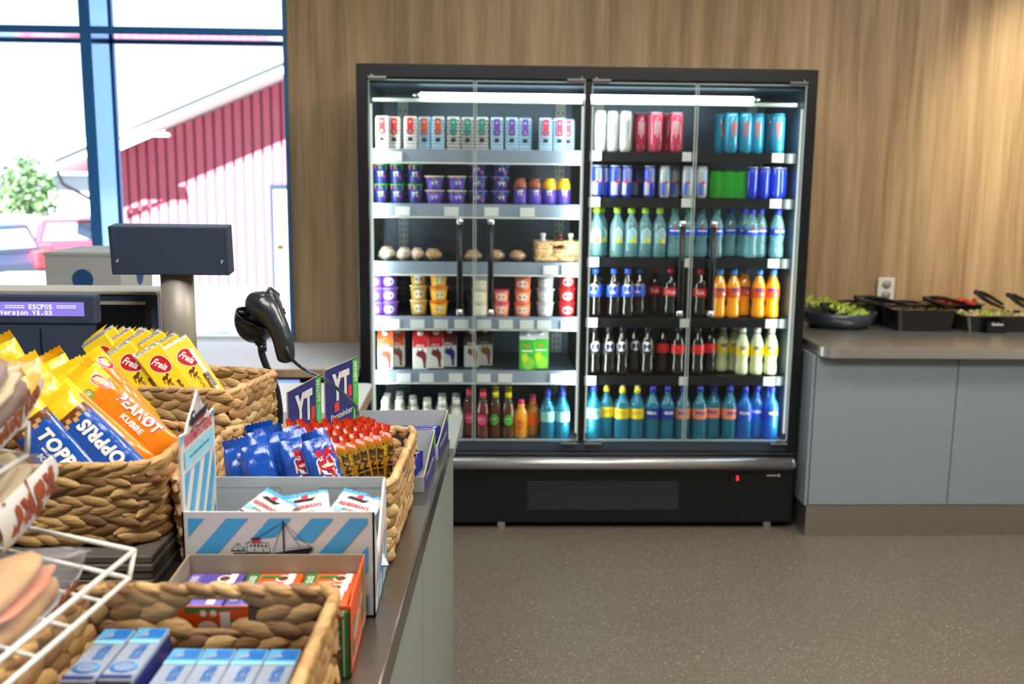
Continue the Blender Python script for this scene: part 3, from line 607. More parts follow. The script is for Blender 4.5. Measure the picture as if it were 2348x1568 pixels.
def big(cap, lc, txt, tc, w=W_teal, sport=None): return bottle('wide', .0318, .231, w, cap, K[lc], (.40, .60), Art().text(txt, 0, .12, .046, .014, K[tc], bold=.04), capr=.0135, sport=sport)
g_ye = big(Cc['yellow'], 'yellow', 'IMSDAL', 'gold', sport=Cc['white']); g_bl = big(Cc['dblue'], 'dblue', 'IMSDAL', 'white'); g_pk = big(Cc['dblue'], 'peach', 'IMSDAL', 'dblue'); g_db = big(Cc['dblue'], 'blue', 'IMSDAL', 'white', W_blue); g_te = big(Cc['dblue'], 'cyan', 'IMSDAL', 'green')
def put(proto, name, label, cat, x, y, z, group, rz=None): return spawn(proto, name, label, cat, T(x, y, z, rnd.uniform(-.25, .25) if rz is None else rz), group)
def row(items, z, yd, group, where, name, cat):
    """items: (px, proto, look) or (px, proto, look, depth) standing on one level; labels count along the row per look"""
    n = {}
    for it in items: n[it[2]] = n.get(it[2], 0) + 1
    k = {}
    for it in items:
        i = k.get(it[2], 0); k[it[2]] = i + 1; N_ = n[it[2]]
        y = yd + (it[3] if len(it) > 3 else 0); x = ony(it[0], 784 - (z + .06 - 1.5 + .165 * 4.2) * 530, y).x
        lb = f'{it[2]}, {where}' if N_ == 1 else f'{it[2]}, {nth(i, N_)}, {where}'
        r_ = max(abs(v_.co.x) for v_ in it[1][0][1].vertices) + .0008; lo, hi = (IX0, CM - .02) if it[0] < 1342 else (CM + .012, IX1); x = max(lo + r_ + .018, min(hi - r_ - .018, x))
        for _ in range(40):
            if all((x - a) ** 2 + (y - b_) ** 2 > (r_ + c_) ** 2 for a, b_, c_ in DONE.setdefault(round(z, 2), [])): break
            y += .006
        DONE[round(z, 2)].append((x, y, r_)); put(it[1], name, lb, cat, x, y, z + .0005, group, 0 if 'carton' in name else None)
        yield x
L = list; DONE = {}
row_l = lambda s: f'on the {s} shelf behind the first door pair'
row_r = lambda s: f'on the {s} shelf behind the second door pair'
L(row([(u, p, f'patterned carton with {c} strip') for u, p, c in ((869, p_red, 'red'), (903, p_red, 'red'), (942, p_red, 'red'), (973, p_or, 'orange'), (1005, p_or, 'orange'), (1040, p_tl, 'teal'), (1072, p_tl, 'teal'), (1105, p_tl, 'teal'), (1139, p_pu, 'purple'), (1173, p_pu, 'purple'), (1204, p_pu, 'purple'), (1250, p_pk, 'pink'), (1282, p_pk, 'pink'), (1314, p_pk, 'pink'))], LZ[0], 4.225, 'patterned cartons', 'top left-bay shelf', 'drink_carton', 'carton'))
def stack(u, proto, n, hh, z, yd, what, where, name, cat, group):
    x = ony(u, 784 - (z + .06 - 1.5 + .165 * 4.2) * 530, yd).x; rzz = rnd.uniform(-.2, .2)
    lv = {1: ['alone'], 2: ['bottom', 'top'], 3: ['bottom', 'middle', 'top']}[n]
    for i in range(n): put(proto, name, f'{what}, {lv[i]} of its stack, {where}', cat, x, yd + rnd.uniform(-.002, .002), z + .0005 + i * hh, group, rzz)
for i, u in enumerate((873, 912, 953)): stack(u, p_cup, 2, .0835, LZ[1], 4.23, f'tall purple yoghurt cup in {nth(i, 4)} tall stack', 'second shelf', 'yogurt_cup', 'yoghurt', 'tall purple yoghurt cups')
for u, p, n, w, yy in ((997, p_tub, 2, 'first cream-lidded', 4.23), (1047, p_tub, 2, 'second cream-lidded', 4.23), (1096, p_tub2, 3, 'first lilac-lidded', 4.245), (1147, p_tub2, 3, 'second lilac-lidded', 4.245)): stack(u, p, n, .0595, LZ[1], yy, f'wide purple tub of {w} stack', 'second shelf', 'yogurt_tub', 'yoghurt', 'wide purple yoghurt tubs')
L(row([(1193, p_pbr, 'purple drink pot with brown top'), (1226, p_pbr, 'purple drink pot with brown top'), (1259, p_pye, 'purple drink pot with yellow top'), (1292, p_pye, 'purple drink pot with yellow top')], LZ[1], 4.23, 'purple drink pots', 'second shelf', 'drink_pot', 'drink'))
# wrapped rolls
M_roll = mat('baked_roll', '#c9995f', .7, vary=.25, vscale=40, bump=.3); M_rollp = mat('pale_wrapped_roll', '#e2cdb4', .5, vary=.15, vscale=40)
wrapf = clear('cling_film', '#f4f4f4', .08, '#ffffff', rough=.12)
for i, (u, c, w, hh, r_) in enumerate(((887, 1, .075, .06, .1), (927, 1, .07, .056, .5), (957, 1, .06, .055, -.6), (993, 0, .075, .052, -.35), (1085, 0, .075, .048, .45), (1137, 0, .075, .05, -.5), (1187, 0, .075, .048, -.55))):
    x = ony(u, 590, 4.25).x
    t = thing('wrapped_roll', f'{"pale film-wrapped" if c else "golden"} bread roll, {nth(i if c else i - 3, 3 if c else 4)} of its kind, third shelf', 'sandwich', T(x, 4.26, LZ[2] + .0005, 0), 'wrapped rolls on the third shelf')
    ob('bread', MB().ball((0, 0, hh * .5), w * .5, .06, hh * .5, M_rollp if c else M_roll, 16, 10, Matrix.Rotation(0, 4, 'Z'), .25), t)
    ob('wrapper', MB().ball((0, 0, hh * .5), w * .53, .064, hh * .5, wrapf, 14, 9, None, .3), t)
    ob('filling', MB().ball((0, -.012, hh * .62), w * .4, .05, .006, K['orange'] if i in (0, 2, 4) else K['brown'], 12, 6), t)
# small boxes basket on the third shelf is built with the other baskets
for u, p, n, hh, w, yy in ((861, q_pu, 3, .0605, 'purple dessert cup of the first purple stack', 4.215), (893, q_pu, 3, .0605, 'purple dessert cup of the second purple stack', 4.23), (960, q_be, 3, .0635, 'gold dessert cup', 4.26), (1006, q_or, 3, .0635, 'orange dessert cup', 4.225), (1101, q_cr, 3, .0575, 'cream yoghurt tub', 4.235), (1150, q_pk, 2, .0575, 'pink yoghurt tub', 4.235), (1198, q_pe, 3, .0575, 'peach yoghurt tub', 4.235), (1250, q_vi, 3, .0595, 'silver yoghurt tub', 4.235), (1300, q_re, 3, .0615, 'red yoghurt tub', 4.235)):
    stack(u, p, n, hh, LZ[3], yy, w, 'fourth shelf', 'dessert_cup', 'yoghurt', 'stacked dessert cups')
L(row([(876, m_or, 'milk carton with orange top'), (909, m_or, 'milk carton with orange top'), (965, m_rd, 'milk carton with bright red top'), (999, m_rd, 'milk carton with bright red top'), (1030, m_pu, 'milk carton with dark red top', .06), (1081, m_br, 'grey milk carton with brown top', .06), (1112, m_br, 'grey milk carton with brown top', .06), (1208, m_gr, 'bright green juice carton'), (1240, m_gr, 'bright green juice carton')], LZ[4], 4.23, 'milk and juice cartons', 'fifth shelf', 'milk_carton', 'carton'))
rank = ['front-rank', 'second-rank', 'third-rank', 'fourth-rank']
def deep(items, z, y0, step, group, where, name, cat):
    for r_, dy in enumerate(step):
        its = [(it[0] + (0 if not r_ else 0), it[1], f'{rank[r_]} {it[2]}') for it in items if r_ < it[3]]
        L(row(its, z, y0 + dy, group, where, name, cat))
deep([(884, b_gw, 'white-capped green drink bottle', 3), (916, b_gw, 'white-capped green drink bottle', 3), (946, b_rc, 'red striped drink bottle', 2), (980, b_rc, 'red striped drink bottle', 2), (1014, b_rw, 'white-capped red striped bottle', 3), (1046, b_rw, 'white-capped red striped bottle', 3), (1076, b_pi, 'red fruit drink bottle with red cap', 2), (1107, b_pi, 'red fruit drink bottle with red cap', 2), (1136, b_ye, 'fruit drink bottle with yellow cap', 3), (1165, b_ye, 'fruit drink bottle with yellow cap', 3), (1195, b_oj, 'orange juice bottle with pink cap', 1), (1222, b_oj2, 'dark orange juice bottle', 2), (1255, b_te, 'teal water bottle with pale label', 2), (1289, b_te, 'teal water bottle with pale label', 2), (1319, b_te, 'teal water bottle with pale label', 2)], .3805, 4.19, (0, .072, .144), 'bottles on the bottom deck, first pair', 'bottom deck', 'drink_bottle', 'bottle')
L(row([(1376, c_si, 'tall silver can'), (1405, c_si, 'tall silver can'), (1434, c_si, 'tall silver can'), (1468, c_pk, 'tall pink can', .05), (1503, c_pk, 'tall pink can'), (1534, c_pk, 'tall pink can', .07), (1549, c_pk, 'tall pink can'), (1652, c_bo, 'tall blue and orange can', .07), (1676, c_bo, 'tall blue and orange can'), (1708, c_bo, 'tall blue and orange can'), (1738, c_bo, 'tall blue and orange can'), (1765, c_bo, 'tall blue and orange can', .07), (1782, c_bo, 'tall blue and orange can'), (1814, c_bo, 'tall blue and orange can')], RZ[0], 4.225, 'tall cans', 'top right-bay shelf', 'drink_can', 'can'))
L(row([(1358, e_bs, 'slim blue and silver can'), (1385, e_bs, 'slim blue and silver can'), (1410, e_bs, 'slim blue and silver can'), (1437, e_bs, 'slim blue and silver can'), (1460, e_bs, 'slim blue and silver can', .12), (1489, e_bs, 'slim blue and silver can'), (1523, e_sb, 'slim pale blue and silver can'), (1547, e_sb, 'slim pale blue and silver can', .07), (1576, e_sb, 'slim pale blue and silver can'), (1608, e_sb, 'slim pale blue and silver can'), (1724, e_db, 'slim deep blue can'), (1751, e_db, 'slim deep blue can'), (1779, e_db, 'slim deep blue can'), (1806, e_db, 'slim deep blue can')], RZ[1], 4.22, 'slim cans', 'second right-bay shelf', 'slim_can', 'can'))
gm = metal_c('green', '#3fae48'); mp_ = MB()
x = ony(1670, 420, 4.24).x
t = thing('can_multipack', 'bright green shrink-wrapped pack of cans, second right-bay shelf', 'cans', T(x, 4.24, RZ[1] + .0005))
for dx in (-.056, 0, .056): ob('wrapped_can', MB().lathe([(0, 0), (.024, 0), (.0275, .01), (.0275, .105), (.022, .118), (0, .119)], gm, 18, T(dx, 0, 0)), t)
ob('shrink_wrap', MB().prism(rrect(.172, .062, .03), .002, .112, clear('green_film', '#7fdc7a', .45, '#3cb043', rough=.15)), t)
L(row([(u, w_le, 'water bottle with lime cap and white label') for u in (1354, 1381, 1414, 1446, 1478, 1511)] + [(u, w_bl, 'blue-labelled water bottle with green cap') for u in (1545, 1577, 1608, 1641)] + [(u, w_bb, 'blue-labelled water bottle with blue cap') + ((d,) if d else ()) for u, d in ((1672, .07), (1703, .07), (1721, 0), (1747, 0), (1781, 0), (1812, 0))], RZ[2], 4.225, 'water bottles', 'third right-bay shelf', 'water_bottle', 'bottle'))
L(row([(u, s_pe, 'cola bottle with blue cap and globe emblem') for u in (1350, 1375, 1406, 1438, 1466)] + [(1500, s_co, 'cola bottle with red label', .1), (1535, s_co, 'cola bottle with red label', .04), (1604, s_co, 'cola bottle with red label', .02)] + [(u, s_fa, 'orange soda bottle with blue cap') + ((d,) if d else ()) for u, d in ((1648, 0), (1680, 0), (1704, .07), (1738, 0), (1770, 0), (1801, 0))], RZ[3], 4.225, 'soda bottles', 'fourth right-bay shelf', 'soda_bottle', 'bottle'))
L(row([(u, s_pm, 'dark cola bottle with black cap and globe emblem') for u in (1361, 1394, 1425, 1454, 1483)] + [(1518, s_cz, 'black-capped cola bottle with red label', .03), (1553, s_cz, 'black-capped cola bottle with red label'), (1598, s_cz, 'black-capped cola bottle with red label'), (1626, s_cz, 'black-capped cola bottle with red label', .04)] + [(u, s_fl, 'cloudy lemon soda bottle with yellow label') + ((d,) if d else ()) for u, d in ((1654, .07), (1684, .07), (1700, 0), (1733, 0), (1766, 0), (1797, 0))], RZ[4], 4.225, 'soda bottles lower', 'fifth right-bay shelf', 'soda_bottle', 'bottle'))
deep([(1355, g_te, 'large water bottle with pale label', 2), (1391, g_ye, 'water bottle with yellow sports cap', 3), (1425, g_ye, 'water bottle with yellow sports cap', 3), (1459, g_ye, 'water bottle with yellow sports cap', 3), (1494, g_bl, 'water bottle with dark blue label', 2), (1528, g_bl, 'water bottle with dark blue label', 2), (1564, g_pk, 'water bottle with salmon label', 2), (1602, g_pk, 'water bottle with salmon label', 2), (1635, g_pk, 'water bottle with salmon label', 2), (1670, g_pk, 'water bottle with salmon label', 2), (1705, g_db, 'deep blue water bottle', 3), (1736, g_db, 'deep blue water bottle', 3), (1766, g_db, 'deep blue water bottle', 3), (1795, g_db, 'deep blue water bottle', 3)], .3805, 4.19, (0, .08, .16), 'bottles on the bottom deck, second pair', 'bottom deck', 'water_bottle', 'bottle')
# ================================================================ furniture
bn = thing('window_bench', 'white laminate worktop under the window with oak front edge', 'worktop', (0, 0, 0))
BX0, BX1 = -3.9, CX0 - .006
ob('top', box(BX0, BX1, 4.10, WY - .004, .672, .70, M_white), bn); ob('front_edge', box(BX0, BX1, 4.085, 4.10, .668, .70, M_oak_edge), bn)
for x in (-3.8, -2.2): ob('support', box(x, x + .04, 4.14, WY - .01, 0, .672, M_white), bn)
ap = thing('undercounter_appliance', 'black appliance with lit display under the white bench', 'appliance', (0, 0, 0))
ob('casing', box(-1.12, BX1 - .02, 4.13, 4.7, 0, .668, M_black, .006), ap)
sc = ob('display', box(-.865, -.77, 4.122, 4.13, .595, .648, mat('blue_display', '#8fb4ff', .3, emit=.9, vary=0)), ap)
for i in range(3): ob('button', box(-.858 + i * .029, -.834 + i * .029, 4.117, 4.122, .600, .622, mat('red_lit_button', '#ff6a60', .3, emit=1.3, vary=0), .003), sc)
ds = thing('back_desk', 'low white desk behind the till, its rounded corner near the cooler', 'desk', (0, 0, 0))
dp_ = [(-2.2, 2.92), (-.398, 2.92)] + arc(-.398 - .03, 3.58 - .03, .03, 0, pi / 2) + [(-2.2, 3.58)]
ob('top', MB().prism(dp_, .742, .75, M_white), ds); ob('edge_band', MB().prism(dp_, .70, .742, M_oak_edge), ds)
for x in (-2.1, -.46): ob('leg_panel', box(x, x + .03, 3.0, 3.5, 0, .70, M_white), ds)
# serving counter
sv = thing('serving_cabinet', 'blue-grey serving counter base beside the cooler', 'cabinet', (0, 0, 0))
ob('side_panel', box(1.392, 1.404, 4.004, WY - .004, .135, .79, M_bluegrey), sv); ob('carcass', box(1.41, 4.18, 4.03, WY - .004, .14, .785, M_blackp), sv)
for i in range(5): a = 1.409 + i * .607; ob('door_panel', box(a, min(a + .603, 4.18), 4.004, 4.024, .137, .785, M_bluegrey, .0015), sv)
ob('plinth', box(1.401, 4.18, 4.0, WY - .004, 0, .135, M_steel_d), sv)
wt = thing('steel_worktop', 'long brushed steel worktop of the serving counter', 'worktop', (0, 0, 0))
wp = arc(1.415 + .06, 3.95 + .06, .06, pi, 1.5 * pi, 8) + [(4.19, 3.95), (4.19, WY - .003), (1.415, WY - .003)]
ob('top', MB().prism(wp, .826, .83, M_steel), wt)
ob('front_lip', MB().prism([(x - (.003 if x < 1.5 else 0), y - .003 if y < 4.2 else y) for x, y in wp], .787, .8265, M_steel), wt)
so = thing('wall_socket', 'white double socket on the oak wall above the salad pans', 'socket', (0, 0, 0))
c = ony(2028, 662, WY); ob('plate', box(c.x - .042, c.x + .042, WY - .022, WY, c.z - .056, c.z + .056, M_paper, .005), so)
for dz in (.026, -.026): ob('outlet', MB().lathe([(.0, 0), (.019, 0), (.021, .003), (.021, .005), (.0, .005)], mat('grey_socket_well', '#a9a9a4', .5), 20, Matrix.Translation((c.x, WY - .0225, c.z + dz)) @ Matrix.Rotation(pi / 2, 4, 'X')), so)
# salad bowl, pans, tongs
WT = .8305
M_bowl = mat('slate_blue_bowl', '#34444f', .35, coat=.4); M_let = mat('lettuce', '#a9c63f', .6, vary=.45, vscale=60); M_let2 = mat('pale_lettuce', '#cdd87a', .6, vary=.3, vscale=60)
bx = ony(1920, 730, 4.56).x; by = 4.56
bl = thing('salad_bowl', 'slate blue bowl of lettuce at the worktop end by the cooler', 'bowl', T(bx, by, WT))
ob('bowl', MB().lathe([(0, 0), (.125, 0), (.16, .03), (.178, .075), (.172, .076), (.152, .034), (.12, .008), (0, .008)], M_bowl, 36), bl)
lm = MB()
for i in range(420):
    a, r_ = rnd.random() * 2 * pi, .142 * rnd.random() ** .5; x, y = bx + r_ * cos(a), by + r_ * sin(a)
    z = WT + .055 + .035 * (1 - (r_ / .16) ** 2) + max(0, (bx - x)) * .42 + rnd.uniform(-.02, .015)
    q = Vector((rnd.gauss(0, 1), rnd.gauss(0, 1), rnd.gauss(0, .7) + .5)).normalized(); u_ = q.orthogonal().normalized(); v_ = q.cross(u_); k = rnd.uniform(.010, .022); p = Vector((x, y, max(z, WT + .07)))
    lm.add([p - u_ * k, p - v_ * k * .6 + q * .005, p + u_ * k + q * .007, p + v_ * k * .6 - q * .004], [(0, 1, 2, 3)], M_let if rnd.random() < .65 else M_let2)
g = tag(ob('lettuce_leaves', lm), 'torn green lettuce heaped in the slate blue bowl', 'salad'); g['kind'] = 'stuff'
M_pan = mat('black_food_pan', '#0f1012', .3, coat=.3)
def pan(label, x0, x1, y0, y1, h, parent_card=None):
    w, d = x1 - x0, y1 - y0; cx, cy = (x0 + x1) / 2, (y0 + y1) / 2; t = thing('food_pan', label, 'food pan', T(cx, cy, WT), 'black food pans')
    o1, i1 = rrect(w * .9, d * .9, .02), rrect(w, d, .025); n = len(o1); vs = [(x, y, 0) for x, y in o1] + [(x, y, h) for x, y in i1] + [(x * .95, y * .94, h) for x, y in i1] + [(x * .93, y * .92, .006) for x, y in o1]
    fs = [list(range(n))[::-1]] + [(j * n + i, j * n + (i + 1) % n, (j + 1) * n + (i + 1) % n, (j + 1) * n + i) for j in range(3) for i in range(n)] + [list(range(3 * n, 4 * n))]
    ob('pan', MB().add(vs, fs, M_pan), t)
    i2 = rrect(w + .02, d + .02, .03); ob('rim', MB().add([(x, y, h - .004) for x, y in i2] + [(x, y, h) for x, y in i2] + [(x * .95, y * .94, h + .001) for x, y in i1], [(j * n + i, j * n + (i + 1) % n, (j + 1) * n + (i + 1) % n, (j + 1) * n + i) for j in range(2) for i in range(n)], M_pan), t)
    return t
def hx(u, y, v=720): return ony(u, v, y).x
pan('deep black food pan directly beside the lettuce bowl, front row', hx(2042, 4.47), hx(2180, 4.47), 4.40, 4.60, .10)
pan('wide black food pan in the back row behind the deep pan', hx(1935, 4.7, 695), hx(2110, 4.7, 695), 4.625, 4.775, .10)
pan('black food pan of red tomato pieces in the back row', hx(2125, 4.7, 695), hx(2240, 4.7, 695), 4.625, 4.775, .10)
fp = pan('shallow black food pan of pale salad with a name card', hx(2196, 4.47), hx(2400, 4.47), 4.39, 4.60, .075)
def heap(name, label, x0, x1, y0, y1, z, ms, n, s):
    m = MB()
    for i in range(n):
        p = (rnd.uniform(x0, x1), rnd.uniform(y0, y1), z + rnd.uniform(-.008, .012)); k = s * rnd.uniform(.6, 1.2); m.ball(p, k, k * rnd.uniform(.6, 1), k * rnd.uniform(.5, .9), rnd.choice(ms), 6, 4, None, .4)
    m.box(x0, x1, y0, y1, z - .03, z - .004, ms[0]); o = tag(ob(name, m), label, 'salad'); o['kind'] = 'stuff'
M_tom = mat('tomato', '#d63a1e', .3, coat=.4); M_cre = mat('creamy_salad', '#cdbb96', .5, vary=.3); M_dk = mat('dark_food', '#3a2a1c', .6, vary=.3)
heap('tomato_pieces', 'red tomato pieces filling a back row pan', hx(2130, 4.7, 695) + .01, hx(2235, 4.7, 695) - .01, 4.64, 4.77, WT + .102, [M_tom, mat('dark_tomato', '#a8281a', .3)], 90, .014)
heap('mixed_salad', 'pale creamy salad with green bits in the shallow pan', hx(2204, 4.47) + .01, hx(2395, 4.47) - .01, 4.41, 4.58, WT + .068, [M_cre, M_cre, M_let], 160, .012)
heap('dark_salad', 'dark mixed food inside the deep pan beside the bowl', hx(2050, 4.47) + .01, hx(2172, 4.47) - .01, 4.42, 4.58, WT + .08, [M_dk, mat('olive_bits', '#6a5a28', .5)], 80, .012)
heap('roasted_vegetables', 'dark roasted vegetables in the wide back row pan', hx(1945, 4.7, 695) + .015, hx(2104, 4.7, 695) - .015, 4.64, 4.77, WT + .082, [M_dk], 60, .012)
ncard = thing('name_card', 'small black name card leaning on the shallow pan', 'sign', (0, 0, 0)); nx = hx(2288, 4.36, 745)
ob('card', box(nx - .045, nx + .045, 4.362, 4.366, WT, WT + .055, M_black), ncard); ob('lettering', paint(MB(), Art().text('Salat', nx, WT + .04, .055, .012, K['white'])), ncard) if False else ob('lettering', paint(MB(), Art().text('Salat', nx, WT + .042, .055, .013, K['white'], bold=.03), front(4.3618)), ncard)
def tongs(label, A, B, gap=.03):
    t = thing('serving_tongs', label, 'tongs', (0, 0, 0), 'black serving tongs'); A, B = Vector(A), Vector(B)
    for k in (-1, 1):
        o = Vector((0, gap * k * .35, gap * k * .5)); mid = (A + B) / 2 + o
        ob('arm', MB().tube([A, A.lerp(mid, .5) + o * .3, mid, B + o * .6], [.008, .011, .010, .007], M_blackp, 8), t)
    ob('hinge', MB().ball(A, .012, .012, .012, M_blackp, 8, 6), t)
for lb, a, ya, b_, yb in (('tongs lying across the lettuce bowl', (1885, 698), 4.42, (1955, 725), 4.55), ('tongs resting over the wide back row pan', (1962, 682), 4.5, (2080, 703), 4.62), ('tongs standing in the red tomato pan', (2120, 684), 4.5, (2215, 700), 4.66), ('tongs leaning high from the pale salad pan, first pair', (2238, 670), 4.42, (2300, 702), 4.56), ('tongs leaning high from the pale salad pan, second pair', (2312, 676), 4.42, (2380, 712), 4.55)):
    tongs('black ' + lb, ony(*a, ya), ony(*b_, yb))
# checkout counter
CA = math.atan(.0417); MC = T(-.1634, 0, 0, -CA)
cc = thing('checkout_cabinet', 'grey laminate checkout counter base with seamed panels', 'cabinet', MC)
for a, b_ in ((.25, 1.71), (1.714, 2.52)): ob('panel', box(-.03, -.012, a, b_, .06, .855, M_lamgrey), cc)
ob('carcass', box(-1.25, -.034, .25, 2.50, .06, .855, M_lamgrey), cc); ob('plinth', box(-1.2, -.07, .3, 2.45, 0, .06, M_steel_d), cc)
ct = thing('steel_countertop', 'brushed steel countertop of the checkout with all the sweets', 'worktop', MC)
ob('slab', MB().rbox(-1.3, 0, .2, 2.235, .856, .90, M_ctop, .0035, 3), ct)
ob('edge_glint', MB().tube([(-.002, .22, .8985), (-.002, 2.23, .8985)], .0022, M_chrome, 8), ct)  # bright tube added as the glint along the bevelled steel edge
ex = thing('counter_extension', 'pale grey laminate end of the counter beyond the steel', 'worktop', MC)
ob('slab', MB().prism([(-1.0, 2.24), (.010, 2.24)] + arc(.010 - .03, 2.58 - .03, .03, 0, pi / 2) + [(-1.0, 2.58)], .856, .875, M_lamgrey), ex)
CT = .9003
# ================================================================ till
M_beigem = mat('warm_grey_metal', '#a8a195', .4, .25, vary=.03)
y = 2.46; tl = thing('till_monitor', 'dark till monitor housing with a sheen-painted beige top behind the yellow bars', 'monitor', (0, 0, 0))
xr, zt = ony(360, 668, y).x, ony(360, 668, y).z
ob('housing', MB().prism([(-1.6, y), (xr, y), (xr - .03, y + .12), (-1.6, y + .12)], CT, zt - .008, M_dkblue), tl)
ob('top_sheen', box(-1.6, xr, y - .006, y + .13, zt - .008, zt, mat('top_sheen_beige', '#b3aa94', .5), .002), tl)  # beige slab paints the light reflected off the dark housing's top face
a, b_ = ony(222, 694, y), ony(334, 694, y); ob('paper_slot', box(a.x, b_.x, y - .004, y, a.z - .004, a.z + .004, mat('slot_trim', '#c8bda6', .4)), tl)
ob('front_panel', MB().prism([(-1.6, y - .004), (b_.x, y - .004), (b_.x + .012, y), (-1.6, y)], CT, a.z - .008, M_blackp), tl)
y = 2.2; cdp = thing('customer_display', 'black customer display with glowing violet screen and white text', 'display', (0, 0, 0))
xr, z1, z0 = ony(217, 675, y).x, ony(217, 676, y).z, ony(217, 745, y).z
ob('housing', MB().rbox(-1.2, xr, y, y + .035, z0, z1, M_dkblue, .006, 3), cdp)
sr, s1, s0 = ony(193, 710, y).x, ony(193, 693, y).z, ony(193, 725, y).z
scm = MB().box(-1.16, sr, y - .001, y, s0, s1, mat('violet_screen', '#8173cf', .4, emit=.75, vary=0)); wl_ = mat('white_screen_text', '#f4f4ff', .5, emit=1.1, vary=0)
px_ = lambda u, v: ony(u, v, y)
def lcd(txt, u0, u1, v):  # fixed-pitch letters
    n = len(txt); x0, x1 = px_(u0, v).x, px_(u1, v).x; p = (x1 - x0) / n; A_ = Art()
    for i, ch in enumerate(txt):
        if ch == ' ': continue
        X = x0 + p * (i + .5); Z = px_(100, v).z
        if ch == '=': A_.rect(X - p * .42, Z + .0015, X + p * .42, Z + .003, wl_).rect(X - p * .42, Z - .003, X + p * .42, Z - .0015, wl_)
        elif ch == '.': A_.rect(X - p * .15, Z - .0045, X + p * .15, Z - .002, wl_)
        else: A_.text(ch, X, Z - (.0009 if ch in 'ersion' else 0), p * (.8 if ch not in 'i1' else .45), .0105 if ch not in 'ersn' + 'o' else .0078, wl_, bold=.01)
    return A_
paint(scm, lcd('===== ESCPOS =====', 11, 176, 703), front(y - .001)); paint(scm, lcd('Version V1.03', 0, 121, 717), front(y - .001)); ob('screen', scm, cdp)
ob('stand', MB().prism([(-1.2, y + .004), (xr - .01, y + .004), (xr - .02, y + .05), (-1.2, y + .05)], CT, z0, M_dkblue).box(-.985, -.983, y + .001, y + .004, CT + .05, z0 - .01, M_black).box(-1.2, xr - .012, y - .012, y + .004, CT, CT + .14, M_blackp).box(-.975, xr - .03, y - .018, y - .012, CT + .03, CT + .128, M_black), cdp)
y = 2.36; pd = thing('pole_display', 'blank dark pole display on a warm grey post, seen from behind', 'display', (0, 0, 0))
A, B, D_ = ony(253, 515, y), ony(524, 518, y), ony(526, 629, y); pm = (ony(400, 700, y).x)
hm = MB(); w_ = B.x - A.x; h_ = A.z - D_.z; Mh = Matrix.Translation(((A.x + B.x) / 2 + .002, y, (A.z + D_.z) / 2)) @ Matrix.Rotation(.10, 4, 'X')
hd = ob('head', hm.rbox(-w_ / 2, w_ / 2, -.02, .03, -h_ / 2, h_ / 2, M_dkblue, .003, 2, Mh).box(-w_ / 2 + .006, -w_ / 2 + .0066, -.0205, -.0198, -h_ / 2, h_ / 2, M_black, Mh).box(w_ / 2 - .0066, w_ / 2 - .006, -.0205, -.0198, -h_ / 2, h_ / 2, M_black, Mh), pd)
for sx in (-1, 1): ob('screw', MB().lathe([(0, 0), (.0045, 0), (.004, .0015), (.002, .0015), (.002, .0008), (0, .0008)], M_chrome, 12, Mh @ Matrix.Translation((sx * (w_ / 2 - .016), -.0201, -h_ / 2 + .033)) @ Matrix.Rotation(pi / 2, 4, 'X')), hd)
ob('post', MB().lathe([(.040, CT + .02), (.040, D_.z + .03)], M_beigem, 32, T(pm, y + .03, 0), 1, .7), pd)
ob('base', MB().lathe([(0, CT), (.1, CT), (.1, CT + .01), (.06, CT + .02), (.043, CT + .12), (.041, CT + .16)], M_blackp, 28, T(pm + .004, y + .03, 0), 1, .8), pd)
# grey box with holes on the back desk
gx0, gx1, gz = ony(100, 580, 3.2).x, ony(276, 580, 3.2).x, ony(180, 578, 3.2).z
gb = thing('dispenser_box', 'tall pale grey box with round holes on the back desk', 'box', (0, 0, 0))
M_gb = mat('pale_grey_card', '#b4b6b4', .6, vary=.02); M_hole = mat('deep_blue_hole', '#1c4f86', .5)
ob('carton', MB().rbox(gx0, gx1, 3.2, 3.5, .7503, gz - .004, M_gb, .003), gb)
h1 = ony(190, 641, 3.2); ob('hole', paint(MB(), Art().disc(h1.x, h1.z, .034, M_hole, n=32), front(3.199)), gb); ob('hole', paint(MB(), Art().disc(3.37, h1.z + .0, .034, M_hole, n=32), rightside(gx1 + .0004)), gb)
ob('lid_edge', MB().rbox(gx0 - .003, gx1 + .003, 3.197, 3.503, gz - .012, gz, M_gb, .002), gb)
# ================================================================ scanner
M_scan = mat('black_scanner_plastic', '#1b222b', .3, coat=.5, bump=.08, bscale=700)  # base lifted towards blue to hold the window's reflection
y = 2.19; px = lambda u, v, yy=y: ony(u, v, yy)
st = thing('scanner_stand', 'black gooseneck scanner stand rising behind the wicker baskets', 'stand', (0, 0, 0))
def spline(pts, n=8):
    pts = [Vector(p) for p in pts]; o = []
    for i in range(len(pts) - 1):
        p0, p1, p2, p3 = pts[max(i - 1, 0)], pts[i], pts[i + 1], pts[min(i + 2, len(pts) - 1)]
        for k in range(n): t = k / n; o.append(.5 * ((2 * p1) + (p2 - p0) * t + (2 * p0 - 5 * p1 + 4 * p2 - p3) * t * t + (3 * p1 - p0 - 3 * p2 + p3) * t ** 3))
    return o + [pts[-1]]
neck = spline([px(598, 782), px(601, 812), px(615, 850), px(633, 890), px(641, 940), px(641, 975), Vector((px(641, 975).x, y, CT + .01))], 14)
nm = MB().tube(neck, [.0075 + .0009 * (i % 2) for i in range(len(neck))], M_scan, 12); ob('gooseneck', nm, st)
ob('clip', MB().tube([px(596, 768), px(598, 790)], [.016, .012], M_scan, 14).tube([px(585, 785, y - .01), px(593, 778, y - .01), px(605, 775, y - .012), px(617, 760, y - .01)], .004, M_scan, 8).tube([px(600, 790), px(603, 806)], [.011, .009], M_scan, 12), st)
